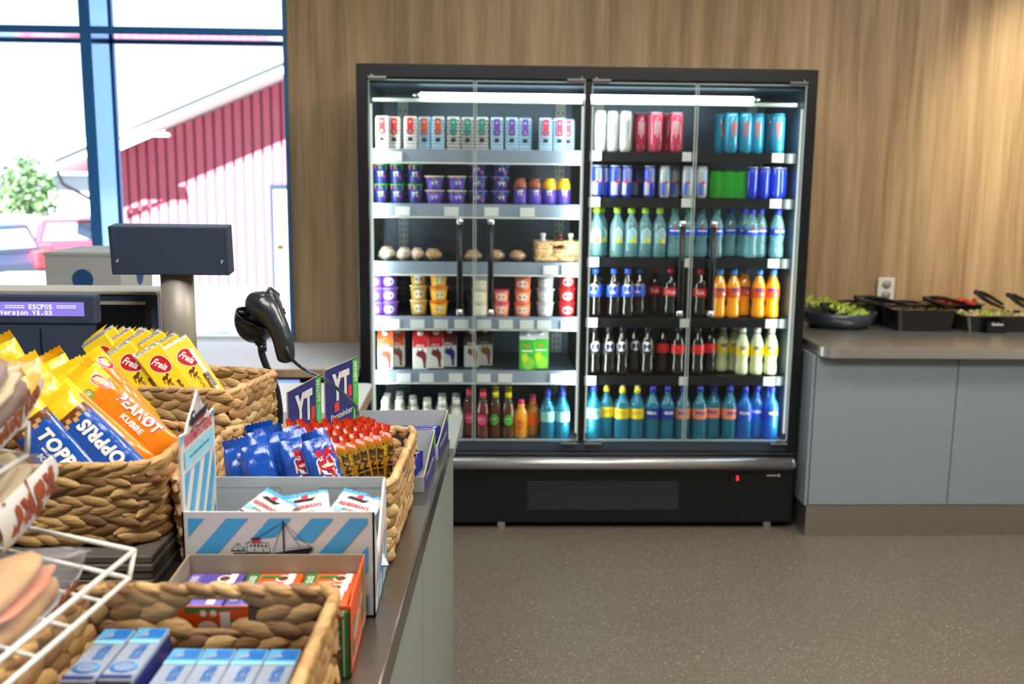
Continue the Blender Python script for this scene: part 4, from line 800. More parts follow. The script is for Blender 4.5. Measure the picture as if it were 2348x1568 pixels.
ob('base', MB().lathe([(0, CT), (.05, CT), (.05, CT + .008), (.012, CT + .016)], M_scan, 28, T(px(641, 975).x, y, 0)), st)
cu = MB(); c0 = px(590, 728); vs, fs = [], []; nu, nv = 20, 8
for q_ in (1., .93):
    for j in range(nv + 1):
        for i in range(nu):
            a, b_ = 2 * pi * i / nu, pi / 2 + (pi / 2) * j / nv; vs.append((q_ * .05 * sin(b_) * cos(a), q_ * .042 * sin(b_) * sin(a), q_ * .062 * cos(b_)))
for s_ in (0, 1):
    o_ = s_ * (nv + 1) * nu
    for j in range(nv):
        for i in range(nu): f = (o_ + j * nu + i, o_ + j * nu + (i + 1) % nu, o_ + (j + 1) * nu + (i + 1) % nu, o_ + (j + 1) * nu + i); fs.append(f if s_ == 0 else f[::-1])
fs += [(i, (i + 1) % nu, (nv + 1) * nu + (i + 1) % nu, (nv + 1) * nu + i) for i in range(nu)]
ob('cradle', MB().add(vs, fs, M_scan, True, Matrix.Translation(c0) @ Matrix.Rotation(.42, 4, 'Y') @ Matrix.Rotation(.25, 4, 'X')).tube([px(566, 722), px(548, 715), px(540, 716)], [.006, .005, .003], M_scan, 8).tube([px(640, 718), px(652, 708), px(653, 716), px(645, 728)], .0035, M_scan, 8), st)
sn = thing('barcode_scanner', 'black handheld barcode scanner hanging head-down in its stand', 'scanner', (0, 0, 0))
hM = Matrix.Translation(px(606, 706, y - .012)) @ Matrix.Rotation(.62, 4, 'Y')
ob('head', MB().ball((0, 0, 0), .045, .043, .034, M_scan, 24, 14, hM).lathe([(.0455, -.016), (.0465, -.008), (.0465, .006), (.045, .012)], M_scan, 28, Matrix.Translation(px(600, 701, y - .004)) @ Matrix.Rotation(-.9, 4, 'Y') @ Matrix.Rotation(.3, 4, 'X'), 1, .95), sn)
hp = spline([px(607, 700, y - .02), px(622, 722, y - .035), px(638, 752, y - .045), px(650, 785, y - .052), px(655, 815, y - .055), px(656, 831, y - .055)], 6)
rr = [.036, .036, .035, .034, .033, .031, .029, .0275, .026, .025, .0245, .024, .0235, .023, .0225, .022, .022, .022, .022, .022, .0218, .0215, .021, .0205, .020, .0195, .019, .018, .016, .012, .008]
ob('grip', MB().tube(hp, rr[:len(hp)] if len(hp) <= len(rr) else rr + [.008] * (len(hp) - len(rr)), M_scan, 18), sn)
ob('trigger', MB().tube(spline([px(628, 752, y - .02), px(622, 748, y - .02), px(612, 748, y - .01)]), .007, M_scan, 8), sn)
cab = spline([px(654, 796, y - .075), px(662, 812, y - .078), px(676, 830, y - .075), px(700, 848, y - .07), (px(745, 870, 2.0)), px(790, 905, 1.92), px(815, 930, 1.86), px(820, 952, 1.83), px(817, 985, 1.81), Vector((px(817, 985, 1.81).x, 1.81, CT + .004))], 8)
ob('cable', MB().tube(cab, [.0062 - .0028 * min(1, i / 17) + (.0006 if i < 17 and i % 2 else 0) for i in range(len(cab))], M_scan, 10), sn)
# ================================================================ wicker baskets
M_wk, M_wd = wicker('water_hyacinth', False), wicker('dark_water_hyacinth', True); M_core = mat('basket_core', '#4a3624', .8, vary=.3)
def lobe(mb, p, t, n, l, w, th, m, sl):
    """one plaited strand segment: a lens lying on the wall, slanted by sl"""
    up = n.cross(t); d = t * cos(sl) + up * sin(sl); e = up * cos(sl) - t * sin(sl); vs, fs = [], []; nu, nv = 7, 8
    for j in range(nu + 1):
        x = -1 + 2 * j / nu; k = max(.0, 1 - abs(x) ** 2.4) ** .6 if j not in (0, nu) else .12
        for i in range(nv): a = 2 * pi * i / nv; vs.append(p + d * (x * l / 2) + e * (cos(a) * w / 2 * k) + n * (sin(a) * th / 2 * (k * .8 + .2) + .25 * th * (x * .5)))
    for j in range(nu):
        for i in range(nv): fs.append((j * nv + i, j * nv + (i + 1) % nv, (j + 1) * nv + (i + 1) % nv, (j + 1) * nv + i))
    mb.add(vs, fs, m, True)
def basket(label, M, w, d, h, r, flare=.05, rows=8, ll=.048, mtl=None, hole=None, sag=None, th=.011):
    t = thing('wicker_basket', label, 'basket', M @ Matrix.Translation((0, 0, .0045))); mtl = mtl or M_wk
    P0 = rrect(w, d, r, 8); n0 = len(P0); per = [0.]
    for i in range(n0): per.append(per[-1] + math.dist(P0[i], P0[(i + 1) % n0]))
    TL = per[-1]
    def at(s, z):
        s %= TL; i = max(k for k in range(n0) if per[k] <= s + 1e-9); f = (s - per[i]) / max(per[i + 1] - per[i], 1e-9); a, b_ = P0[i], P0[(i + 1) % n0]; k = 1 + flare * (z / h - .5)
        x, y = (a[0] + (b_[0] - a[0]) * f) * k, (a[1] + (b_[1] - a[1]) * f) * k
        tg = Vector((b_[0] - a[0], b_[1] - a[1], 0)).normalized(); return Vector((x, y, z * (sag(x, y) if sag else 1))), tg, Vector((tg.y, -tg.x, 0))
    def holed(p): return hole and hole[0] < p.x < hole[1] and hole[2] < p.y < hole[3] and hole[4] < p.z < hole[5]
    core = MB(); N = 72; R2 = 16  # dark inner shell added behind the weave to fill gaps and block light
    for j in range(R2):
        for i in range(N):
            q = [at(TL * (i + a) / N, h * .985 * (j + b_) / R2) for a, b_ in ((0, 0), (1, 0), (1, 1), (0, 1))]
            if holed((q[0][0] + q[2][0]) / 2): continue
            core.add([p + n * .001 for p, _, n in q] + [p - n * .003 for p, _, n in q], [(0, 1, 2, 3), (7, 6, 5, 4)], M_core)
    for j in range(rows):
        z = h * (j + .5) / rows; m_ = int(round(TL / (ll * .62)))
        for i in range(m_):
            p, tg, n = at((i + .5 * (j % 2)) * TL / m_ + rnd.uniform(-.1, .1) * ll, z + rnd.uniform(-.001, .001))
            if holed(p): continue
            lobe(core, p, tg, n, ll * rnd.uniform(.9, 1.15), h / rows * rnd.uniform(1.25, 1.6), th * rnd.uniform(.9, 1.15), mtl, (1 if j % 2 else -1) * rnd.uniform(.18, .34) * (-1 if False else 1))
    ob('woven_wall', core, t)
    rim = MB(); m_ = int(TL / .03)
    rp = [at(TL * i / 90, h * .99)[0] for i in range(90)]; rim.tube(rp, th * .42, mtl, 8, None, True)
    for i in range(m_): p, tg, n = at(i * TL / m_, h * .985); lobe(rim, p, tg, n, .042, th * 1.1, th * 1.25, mtl, rnd.uniform(.12, .3))
    if hole:   # bound edges of the grip opening
        for za in (hole[4], hole[5] - .002):
            y_ = (hole[2] + hole[3]) / 2 if abs(hole[2]) < 1 else 0
            k = 1 + flare * (za / h - .5); yy = math.copysign(d / 2 * k, y_)
            rim.tube([(hole[0] + (hole[1] - hole[0]) * i / 8, yy, za * (sag(0, yy) if sag else 1)) for i in range(9)], th * .35, mtl, 8)
    ob('rim', rim, t); ob('base', MB().prism(rrect(w * (1 - flare / 2) - .004, d * (1 - flare / 2) - .004, r), 0.0005, .006, M_core), t)
    return t
# front basket
FBW, FBD = .285, .26
bf = basket('low wicker basket of blue and white gum packs in front of the orange box', T(-.315, 1.095 - FBD / 2, CT, -.03), FBW, FBD, .12, .022, .04, 6, .055, M_wd, (-.047, .041, FBD / 2 - .03, FBD / 2 + .03, .066, .112), th=.013)
# left basket on its slab
sl_ = thing('slate_riser', 'dark layered riser block under the basket of orange and blue bars', 'stand', (0, 0, 0)); M_sl = mat('dark_slate', '#5c544c', .7, vary=.25, vscale=12, bump=.3, bscale=120)
for i in range(4): ob('slab', MB().rbox(-.90, -.480 - .0015 * (i % 2), 1.385 + .002 * (i % 2), 1.68, CT + i * .0122, CT + i * .0122 + .0118, M_sl, .002, 1), sl_)
LB = thing
bl_ = basket('wicker basket of orange and blue snack bars on the dark riser', T(-.655, 1.545, CT + .0495), .335, .245, .122, .055, .045, 8, .058, M_wd, None, lambda x, y: 1 - .10 * max(0, min(1, (.05 - x) / .2)), th=.013)
by_ = basket('wicker basket of yellow chocolate bars behind the orange bars', T(-.600, 2.005, CT, -.21), .285, .215, .185, .03, .03, 9, .06, M_wk, None, th=.013)
br_ = basket('wicker basket of blue bags and golden bars along the counter edge', T(-.300, 1.635, CT, -.045), .335, .335, .132, .03, .05, 7, .045, M_wk, None, lambda x, y: 1, th=.012)
sx = ony(1279, 575, 4.26).x
bs_ = basket('small pale wicker box of little bottles on the third cooler shelf', T(sx - .006, 4.272, LZ[2] + .002), .186, .13, .082, .012, .02, 5, .03, M_wk, (-.034, .034, -.08, -.04, .05, .074), th=.007)
for i, (dx, c) in enumerate(((-.065, 'silver'), (.01, 'maroon'), (.055, 'cream'))):
    put(P(('bottle', MB().lathe([(0, 0), (.02, 0), (.022, .01), (.022, .07), (.01, .092), (.01, .1)], K[c], 16)), ('bottle_cap', MB().lathe([(0, .1), (.012, .1), (.012, .115), (0, .116)], K['white' if i != 1 else 'dbrown'], 14))), 'mini_bottle', f'tiny {("silver", "dark red", "cream")[i]} bottle in the wicker box on the third shelf', 'bottle', sx + dx, 4.265, LZ[2] + .0075, 'tiny bottles in the wicker box')

# ================================================================ wrapped bars
def pillow(L_, W, Th, zones, art=None, m_end=None, end=.014, ny=26, nx=14, sq=.75, neck=0., crink=.0012, taper=.0):
    """wrapped pack: local Y is its length, +Z its face; zones: fn(y) -> material"""
    mb = MB(); hb = L_ / 2 - end; vs, fs, ms = [], [], []
    def prof(y): e = (hb - abs(y)) / (Th * 1.3); return min(1, max(.04, 1 - (1 - min(1, max(0, e))) ** 2)) ** .5
    def wid(y): return 1 - neck * (1 - prof(y)) - (taper * max(0, y / hb) if taper else 0)
    def pt(y, a, e=0.):
        s = sin(a); z = (Th / 2 * prof(y)) * math.copysign(abs(s) ** sq, s); c = cos(a); x = W / 2 * wid(y) * math.copysign(abs(c) ** .85, c)
        return Vector((x, y, z + crink * noise.noise(Vector((x * 90, y * 70, z * 20 + L_ * 50))) * (2.2 - prof(y)) + e))
    for j in range(ny + 1):
        y = -hb + 2 * hb * j / ny
        for i in range(2 * nx): vs.append(pt(y, 2 * pi * i / (2 * nx)))
    for j in range(ny):
        for i in range(2 * nx): fs.append((j * 2 * nx + i, j * 2 * nx + (i + 1) % (2 * nx), (j + 1) * 2 * nx + (i + 1) % (2 * nx), (j + 1) * 2 * nx + i)); ms.append(zones(-hb + 2 * hb * (j + .5) / ny))
    mb.add(vs, fs, ms, True)
    for sg in (-1, 1):   # crimped fin with a saw-tooth end
        w2 = W / 2 * wid(hb) * .99; k = 15; y0, y1 = sg * (hb - .001), sg * (L_ / 2); vs = []; tw = rnd.uniform(-.006, .006); bd = rnd.uniform(-.5, .5)
        for i in range(k): x = -w2 + 2 * w2 * i / (k - 1); vs += [(x, y0, 0), (x, (y0 + y1) / 2, tw * x / w2 + bd * .006), (x, y1 - sg * (.0022 if i % 2 else 0), tw * 1.8 * x / w2 + bd * .012)]
        me_ = m_end or zones(sg * hb * .99)
        f = []
        for i in range(k - 1): f += [(3 * i, 3 * i + 3, 3 * i + 4, 3 * i + 1), (3 * i + 1, 3 * i + 4, 3 * i + 5, 3 * i + 2)]
        mb.add(vs, f, me_, True)
    if art:
        def fn(x, y, e):
            u = max(-.995, min(.995, x / (W / 2 * wid(y)))); a = math.acos(math.copysign(abs(u) ** (1 / .85), u)); p = pt(y, a, e + .0004); p.x = x; return p
        paint(mb, art, fn, 0., .0001)
    return mb
gloss = lambda n, c, b=.25: mat(n, c, .22, coat=.5, vary=.06, vscale=20, bump=b, bscale=90)
F_or, F_ye, F_bl, F_br = gloss('orange_foil', '#ee8312'), gloss('yellow_foil', '#f6c51c'), gloss('royal_blue_foil', '#0d4fa8'), gloss('chocolate_print', '#6b3d22')
F_wb = gloss('white_print', '#f0eee8', 0); F_rd = gloss('red_print', '#c4222a', 0); F_gr = gloss('green_print', '#58a83a', 0); F_tan = gloss('biscuit_print', '#d09a58', 0)
def logo(x, y, w, h, rot=0.):
    a = Art(); c, q = cos(rot), sin(rot); P_ = []
    for i in range(22): t_ = 2 * pi * i / 22; X, Y = w / 2 * cos(t_) * (1 + .12 * cos(t_)), h / 2 * sin(t_) * (1 - .12 * cos(t_)); P_.append((x + X * c - Y * q, y + X * q + Y * c))
    return a.poly([(x + (X - x) * 1.06, y + (Y - y) * 1.06) for X, Y in P_], F_wb).poly(P_, F_rd).text('Freia', x, y, w * .72, h * .46, F_wb, rot, .03, .35)
def seal(x, y, r): return Art().disc(x, y, r, F_gr, r * 1.1, 16).ring(x, y, r * .5, r * .62, F_wb, 16).disc(x, y, r * .3, F_wb, n=10)
def join(*aa):
    o = Art()
    for a in aa: o.l += a.l
    return o
R90 = -pi / 2
ZK = lambda y: F_ye if y > .055 else F_or
A_kub = join(Art().poly([(-.026, .052), (-.01, .062), (.0, .056), (.012, .066), (.026, .058), (.026, .05), (-.026, .045)], F_ye), logo(.013, .062, .036, .017, R90 + .3), seal(-.014, .060, .008),
             Art().text('PEANØT', .0165, -.018, .086, .0185, F_wb, R90, .04, .12, F_rd, .03).text('KUBBE', -.0035, -.022, .044, .010, F_wb, R90, .05, .1))
A_kub2 = join(seal(-.016, .066, .009), logo(.016, .075, .03, .015, R90 + .3), Art())
ZT = lambda y: F_ye if y > .064 else (F_br if y > .050 else F_bl)
choc = Art().poly([(-.03, .050), (-.012, .066), (.008, .062), (.018, .056), (.029, .05), (.026, .042), (.0, .040), (-.02, .046)], F_br)
for x_, y_ in ((-.006, .055), (.004, .050), (.012, .054), (-.014, .05)): choc.poly([(x_ - .004, y_ - .003), (x_ + .003, y_ - .004), (x_ + .004, y_ + .003), (x_ - .003, y_ + .004)], F_tan)
A_top = join(choc, Art().text('TOPPRIS', .006, -.014, .104, .022, F_wb, R90, .05, .12).text('MELKESJOKOLADE', -.010, -.012, .06, .005, F_wb, R90, .02).text('KUBBE', -.019, -.012, .05, .009, F_wb, R90, .05, .1))
A_top2 = join(choc, Art().text('TOPPRIS', .006, -.010, .104, .022, F_wb, -R90, .05, .12))
def bar(name, label, cat, top, bot, ext, W, Th, zones, art, group, n=(.12, -1, .42), m_end=None, **k):
    A, B = Vector(top), Vector(bot); B = B + (B - A).normalized() * ext; L_ = (A - B).length
    m = pillow(L_, W, Th, (lambda y: zones(y)) , art, m_end, **k); t = thing(name, label, cat, frame(B, A, n), group); ob('wrapper', m, t); return t
# orange, blue and yellow bars in the left basket; length .225, the art sits at the upper end
def shift(a, d): return a.shifted(0, d)
G1 = 'snack bars in the basket on the riser'
def big_bar(label, pt_, py, pb, pby, W, Th, zone, art, **k):
    A, B = ony(*pt_, py), ony(*pb, pby); L0 = (A - B).length; L_ = .215; d = (L_ / 2 - .1075)
    bar('snack_bar', label, 'snack bar', A, B, L_ - L0, W, Th, zone, art, G1, **k)
big_bar('orange nut bar with white lettering, at the basket corner', (172, 846), 1.575, (392, 1045), 1.555, .058, .030, ZK, A_kub, m_end=F_ye)
big_bar('plain orange bar between the lettered orange bar and a blue bar', (112, 878), 1.545, (318, 1062), 1.515, .050, .032, lambda y: F_ye if y > .058 else F_or, Art(), m_end=F_ye)
big_bar('orange bar with green seal leaning behind the front orange bar', (196, 812), 1.63, (330, 975), 1.60, .052, .028, lambda y: F_ye if y > .075 else F_or, A_kub2, m_end=F_ye)
big_bar('blue wafer bar whose lettering runs upside down', (112, 908), 1.50, (266, 1056), 1.485, .062, .028, ZT, A_top2, m_end=F_ye)
big_bar('blue wafer bar with upright white lettering, behind the wire rack', (22, 915), 1.475, (160, 1070), 1.465, .066, .028, ZT, A_top, m_end=F_ye)
ZY = lambda y: F_ye if y > .0 else F_or
A_y = join(logo(.012, .030, .036, .026, R90 + .4), seal(-.016, .05, .009))
for i, (a, ya, b_, yb, w_) in enumerate((((-12, 775), 1.61, (75, 930), 1.59, .055), ((40, 822), 1.57, (120, 960), 1.55, .06), ((100, 812), 1.615, (180, 950), 1.60, .06), ((150, 832), 1.60, (215, 935), 1.575, .052), ((78, 868), 1.53, (165, 990), 1.515, .055), ((10, 862), 1.52, (75, 985), 1.505, .058))):
    big_bar(('yellow topped bar tallest beside the till', 'yellow topped bar with green seal, left of the crumpled tops', 'yellow topped bar with the highest crumpled crimp', 'yellow topped bar just behind the plain orange bar', 'yellow topped bar directly above the upside-down blue bar', 'yellow topped bar half hidden by the wrapped sandwiches')[i], a, ya, b_, yb, w_, .028, ZY, A_y, m_end=F_ye, crink=.003)
# yellow chocolate bars in the back basket
F_ch = mat('yellow_chocolate_paper', '#f3cf1e', .3, coat=.35, vary=.05, bump=.15, bscale=60); F_fo = mat('silver_foil', '#d8dade', .22, .7, vary=.1, bump=.5, bscale=150)
def cow(x, y, k): return Art().disc(x, y, .006 * k, F_br, .004 * k, 10).disc(x + .007 * k, y + .003 * k, .003 * k, F_br, n=8).line([(x - .004 * k, y), (x - .006 * k, y - .010 * k)], .0016, F_br).line([(x + .003 * k, y), (x + .002 * k, y - .010 * k)], .0016, F_br)
A_cho = join(logo(.002, .040, .042, .032, R90 + .5), cow(-.006, .012, 1.), cow(-.004, .002, .7), Art().text('ET LITE STYKKE', -.002, -.030, .05, .005, F_br, R90).text('Melkesjokolade', .010, -.035, .06, .009, F_br, R90, .03))
bcode = Art().rect(.0, -.07, .0105, .07, F_wb)
for i in range(26): bcode.rect(.001, .0 - i * .0016, .0095, .0008 - i * .0016, K['black'])
G2 = 'yellow chocolate bars in the back basket'
def choco(i, label, a, ya, b_, yb, rot=0., art=True):
    A, B = ony(*a, ya), ony(*b_, yb); B = A + (B - A).normalized() * .165; m = MB().rbox(-.0275, .0275, -.0825, .076, -.007, .007, F_ch, .003)
    if art: paint(m, A_cho, topside(.0071)); paint(m, bcode.shifted(-.0052, .02, .7), rightside(.0276)) if False else None
    m2 = MB().prism([(-.026, -.006), (.026, -.006), (.026, .006), (-.026, .006)], .0762, .0792, F_fo, Matrix.Rotation(-pi / 2, 4, 'X')) if False else MB().box(-.026, .026, .0755, .0815, -.0055, .0055, F_fo).add([(-.026, .0815, -.003), (.0, .0815, -.004), (.018, .090, -.002), (-.02, .086, 0)], [(0, 1, 2, 3)], F_ch)
    t = thing('chocolate_bar', label, 'chocolate bar', frame(B, A, (.10 + rot, -1, .40)), G2); ob('wrapper', m, t); ob('foil_end', m2, t)
    if art and i % 2 == 0: ob('barcode_strip', paint(MB(), bcode.shifted(.013, -.005, .8), topside(.0076)), t)
ch = [((213, 775), 1.955, (305, 905), 1.935, -.25), ((268, 795), 1.925, (362, 915), 1.91, .05), ((335, 798), 1.925, (425, 915), 1.91, .1), ((398, 782), 1.945, (490, 915), 1.925, .35)]
for i, (a, ya, b_, yb, r_) in enumerate(ch): choco(i + 1, f'yellow chocolate bar, front row of the basket, {nth(i, 4)}', a, ya, b_, yb, r_)
for i, (u, v) in enumerate(((232, 760), (272, 764), (308, 766), (342, 770), (374, 776))): choco(i, f'yellow chocolate bar, middle row of the basket, {nth(i, 5)}', (u, v), 2.0, (u + 90, v + 130), 1.985, 0., i > 2)
for i, (u, v) in enumerate(((258, 762), (300, 764), (338, 768))): choco(i, f'yellow chocolate bar, back row of the basket, {nth(i, 3)}', (u, v), 2.045, (u + 88, v + 128), 2.03, 0., False)
# blue bags and golden bars in the basket by the counter edge
F_bag = gloss('bright_blue_bag', '#0f4cab', .35); F_dg = gloss('gold_foil', '#9a6c16'); F_gy = gloss('golden_yellow', '#eac41c', 0); F_tip = gloss('red_orange_tip', '#d8401c', .4); F_mid = gloss('orange_shoulder', '#b85a18', .3); F_bk = gloss('black_print', '#17130f', 0)
A_bag = join(Art().text('Stratos', .008, -.012, .105, .034, F_rd, R90, .06, 0, F_wb, .07))
G3, G4 = 'blue bags in the edge basket', 'golden bars in the edge basket'
for i, (a, ya, b_, yb, art, w_) in enumerate((((716, 985), 1.515, (752, 1110), 1.50, 1, .052), ((668, 985), 1.535, (700, 1110), 1.515, 1, .056), ((612, 975), 1.565, (640, 1110), 1.54, 0, .058), ((578, 1000), 1.53, (606, 1118), 1.505, 0, .054), ((540, 1005), 1.56, (565, 1118), 1.53, 0, .054), ((592, 968), 1.61, (618, 1090), 1.585, 0, .056), ((655, 978), 1.61, (685, 1100), 1.585, 0, .056))):
    A, B = ony(*a, ya), ony(*b_, yb); L0 = (A - B).length
    t = bar('candy_bag', f'blue candy bag, {("nearest the golden bars, red lettering showing", "second from the golden bars, red lettering showing", "plain, in front of the tallest blue bag", "plain, close behind the striped box card", "plain, against the basket side wall", "plain, tallest crimped top of the blue bags", "plain, tucked behind the lettered blue bags")[i]}', 'candy bag', A, B, .145 - L0, w_, .038, lambda y: F_bag, A_bag if art else None, G3, n=(.35 if art else .1, -1, .35), crink=.004, neck=.25)
A_ne = join(Art().rect(.001, -.075, .0138, .052, F_gy).line([(.0005, -.075), (.0005, .054)], .0012, F_bk), Art().text('ENERGY', .0075, .0, .098, .0098, F_bk, R90, .04), Art().text('NEW', -.0030, .040, .018, .0058, F_gy, R90, .03, 0, F_bk, .05).text('ENERGY', -.0088, .014, .070, .0068, F_gy, R90, .03, 0, F_bk, .05))
ZN = lambda y: F_tip if y > .064 else (F_mid if y > .055 else F_dg)
nbar = pillow(.165, .029, .022, ZN, A_ne, F_tip, .014, 24, 12, .8, .75, .0012); nmesh = nbar.me('wrapper')
cnt = 0
rows_ = [(1.515, 7, 766, 908, 1004, 972), (1.565, 8, 728, 892, 988, 966), (1.615, 8, 704, 876, 974, 959), (1.665, 8, 692, 862, 966, 954), (1.71, 7, 682, 848, 959, 953)]
for r_, (yy, n_, u0, u1, v0, v1) in enumerate(rows_):
    for i in range(n_):
        f = i / (n_ - 1); u, v = u0 + (u1 - u0) * f - 22, v0 + (v1 - v0) * f + rnd.uniform(-3, 3); A = ony(u, v, yy + rnd.uniform(-.006, .006) + f * .06)
        B = A + Vector((min(.04 + rnd.uniform(-.012, .012), max(-.01, -.172 - A.x)), -.012, -.15)); B = A + (B - A).normalized() * .165
        t = thing('energy_bar', f'golden energy bar, {ORD[r_]} row from the front of the basket, {nth(i, n_)}', 'snack bar', frame(B, A, (.18 + rnd.uniform(-.25, .25), -1, .3)), G4); ob('wrapper', nmesh, t)
# ================================================================ striped lozenge box
F_sb = mat('sky_blue_print', '#48a8dc', .5, vary=.02); F_cy = mat('cyan_print', '#8fd3e6', .5, vary=.02); F_card = mat('white_box_card', '#d6d5d0', .55, vary=.02); F_in = mat('grey_box_inside', '#aeb4b8', .65, vary=.03); F_ink = mat('dark_ink', '#23202c', .5, vary=0); F_rk = mat('red_ink', '#c63a48', .5, vary=0)
fx0, fx1, fy0, fy1, fz1 = -.403, -.143, 1.285, 1.452, 1.052
ff = thing('lozenge_box', 'white and blue striped display box with tall header card', 'display box', (0, 0, 0))
def wall(x0, x1, y0, y1, z0, z1, m_out=F_card): return MB().box(x0, x1, y0, y1, z0, z1, m_out)
def stripes(a, x0, x1, z0, z1, m, tops, w, sl, right=True):
    for c in tops:
        P_ = [(c - w / 2, z1), (c + w / 2, z1), (c + w / 2 - sl * (z1 - z0), z0), (c - w / 2 - sl * (z1 - z0), z0)]
        Q = []                                     # keep inside x0..x1
        n = len(P_)
        for side, lim in ((0, x0), (1, x1)):
            o = []
            for i in range(len(P_)):
                p, q = P_[i], P_[(i + 1) % len(P_)]; ip = p[0] >= lim if side == 0 else p[0] <= lim; iq = q[0] >= lim if side == 0 else q[0] <= lim
                if ip: o.append(p)
                if ip != iq: f = (lim - p[0]) / (q[0] - p[0]); o.append((lim, p[1] + (q[1] - p[1]) * f))
            P_ = o
            if len(P_) < 3: break
        if len(P_) >= 3: a.poly(P_[::-1], m)
    return a
def ship(a, x, z, k):
    a.poly([(x - .060 * k, z), (x - .05 * k, z + .012 * k), (x - .03 * k, z + .012 * k), (x - .028 * k, z + .034 * k), (x + .02 * k, z + .034 * k), (x + .036 * k, z + .0395 * k), (x + .1 * k, z + .022 * k), (x + .09 * k, z)], F_card)
    a.poly([(x - .055 * k, z), (x - .052 * k, z + .006 * k), (x + .02 * k, z + .005 * k), (x + .092 * k, z + .016 * k), (x + .098 * k, z + .016 * k), (x + .088 * k, z)], F_ink)
    a.poly([(x - .028 * k, z + .006 * k), (x - .026 * k, z + .027 * k), (x + .014 * k, z + .026 * k), (x + .018 * k, z + .006 * k)], F_ink).poly([(x - .0265 * k, z + .0075 * k), (x - .0248 * k, z + .0255 * k), (x + .013 * k, z + .0245 * k), (x + .0165 * k, z + .0075 * k)], F_card)
    for i in range(5): a.rect(x - .021 * k + i * .007 * k, z + .018 * k, x - .017 * k + i * .007 * k, z + .022 * k, F_ink)
    a.disc(x - .012 * k, z + .012 * k, .0016 * k, F_ink, n=8).disc(x + .004 * k, z + .012 * k, .0016 * k, F_ink, n=8)
    a.poly([(x - .017 * k, z + .0262 * k), (x - .016 * k, z + .034 * k), (x - .002 * k, z + .034 * k), (x - .001 * k, z + .0262 * k)], F_rk).rect(x - .019 * k, z + .033 * k, x + .001 * k, z + .036 * k, F_ink)
    mx_, tz = x + .043 * k, z + .07 * k
    a.line([(mx_, z + .004 * k), (mx_, tz)], .0035 * k, F_ink)
    for p in ((x + .094 * k, z + .017 * k), (x + .075 * k, z + .016 * k), (x + .022 * k, z + .008 * k), (x - .006 * k, z + .035 * k), (x - .03 * k, z + .024 * k)): a.line([(mx_, tz - .004 * k), p], .0011 * k, F_ink)
    a.line([(x + .05 * k, z + .015 * k), (x + .095 * k, z + .020 * k)], .0012 * k, F_ink).line([(x + .05 * k, z + .011 * k), (x + .095 * k, z + .017 * k)], .001 * k, F_ink)
    a.line([(x - .056 * k, z + .012 * k), (x - .042 * k, z + .026 * k), (x - .028 * k, z + .010 * k)], .0013 * k, F_ink).line([(x - .056 * k, z + .011 * k), (x - .03 * k, z + .011 * k)], .003 * k, F_ink).line([(x - .042 * k, z + .026 * k), (x - .042 * k, z)], .0013 * k, F_ink)
    return a
fr = wall(fx0, fx1, fy0, fy0 + .003, CT, fz1); a = Art()
stripes(a, fx0 + .008, fx1 - .009, CT + .008, fz1 - .009, F_sb, [fx0 + d for d in (.016, .075, .133, .190, .242, .30, .36, .42)], .030, .87)
ship(a, fx0 + .106, CT + .09, .72); a.text("FISHERMAN'S FRIEND", (fx0 + fx1) / 2, CT + .06, .2, .02, F_rk, 0, .03)
ob('front_wall', paint(fr, a, front(fy0)), ff)
bk = wall(fx0, fx1, fy1 - .003, fy1, CT, fz1 - .002, F_in)
paint(bk, Art().line([(fx0 + .005, fz1 - .018), (fx0 + .10, fz1 - .018), (fx0 + .10, fz1 - .05)], .0008, mat('crease', '#8f9498', .7)).line([(fx1 - .1, fz1 - .05), (fx1 - .1, fz1 - .018), (fx1 - .004, fz1 - .018)], .0008, mat('crease', '#8f9498', .7)), front(fy1 - .003)); ob('back_wall', bk, ff)
rw = MB(); P_ = [(fy0, CT), (fy1, CT), (fy1, fz1 - .002), (fy1 - .025, fz1 - .002), (fy0 + .045, CT + .075), (fy0 + .012, fz1 - .02), (fy0, fz1)]
rw.add([(fx1, y_, z_) for y_, z_ in P_] + [(fx1 - .003, y_, z_) for y_, z_ in P_], [list(range(7)), list(range(7, 14))[::-1]] + [(i, i + 7, (i + 1) % 7 + 7, (i + 1) % 7) for i in range(7)], F_card)
ra = Art(); stripes(ra, fy0 + .012, fy1 - .004, CT + .006, CT + .07, F_sb, [fy0 + d for d in (.05, .10, .15, .2)], .02, 1.); ra.text("FISHERMAN'S FRIEND", (fy0 + fy1) / 2, CT + .062, .12, .012, F_rk, .35, .02)
ob('side_wall', paint(rw, ra, rightside(fx1)), ff)
ob('bottom', wall(fx0, fx1, fy0, fy1, CT, CT + .003, F_in), ff)
hz = 1.157; Cd = [(fy0, CT), (fy1, CT), (fy1, hz), (fy1 - .022, hz - .002), (fy0 + .108, hz + .022), (fy0 + .088, hz + .044), (fy0 + .07, hz + .03), (fy0 + .036, hz + .008), (fy0 + .028, hz - .002), (fy0, hz)]
n_ = len(Cd); hc = MB().add([(fx0 + .003, y_, z_) for y_, z_ in Cd] + [(fx0, y_, z_) for y_, z_ in Cd], [list(range(n_)), list(range(n_, 2 * n_))[::-1]] + [(i, i + n_, (i + 1) % n_ + n_, (i + 1) % n_) for i in range(n_)], F_card)
ha = Art(); mc = (fy0 + fy1) / 2
ha.poly([(fy0 + .002, hz - .002), (fy0 + .002, hz - .016), (fy0 + .018, hz - .002)], F_sb).poly([(fy1 - .002, hz - .002), (fy1 - .018, hz - .002), (fy1 - .002, hz - .014)], F_sb)
stripes(ha, fy0 + .012, fy1 - .010, 1.0, hz - .058, F_sb, [fy0 + d for d in (.028, .075, .125, .17, .22)], .024, .62)
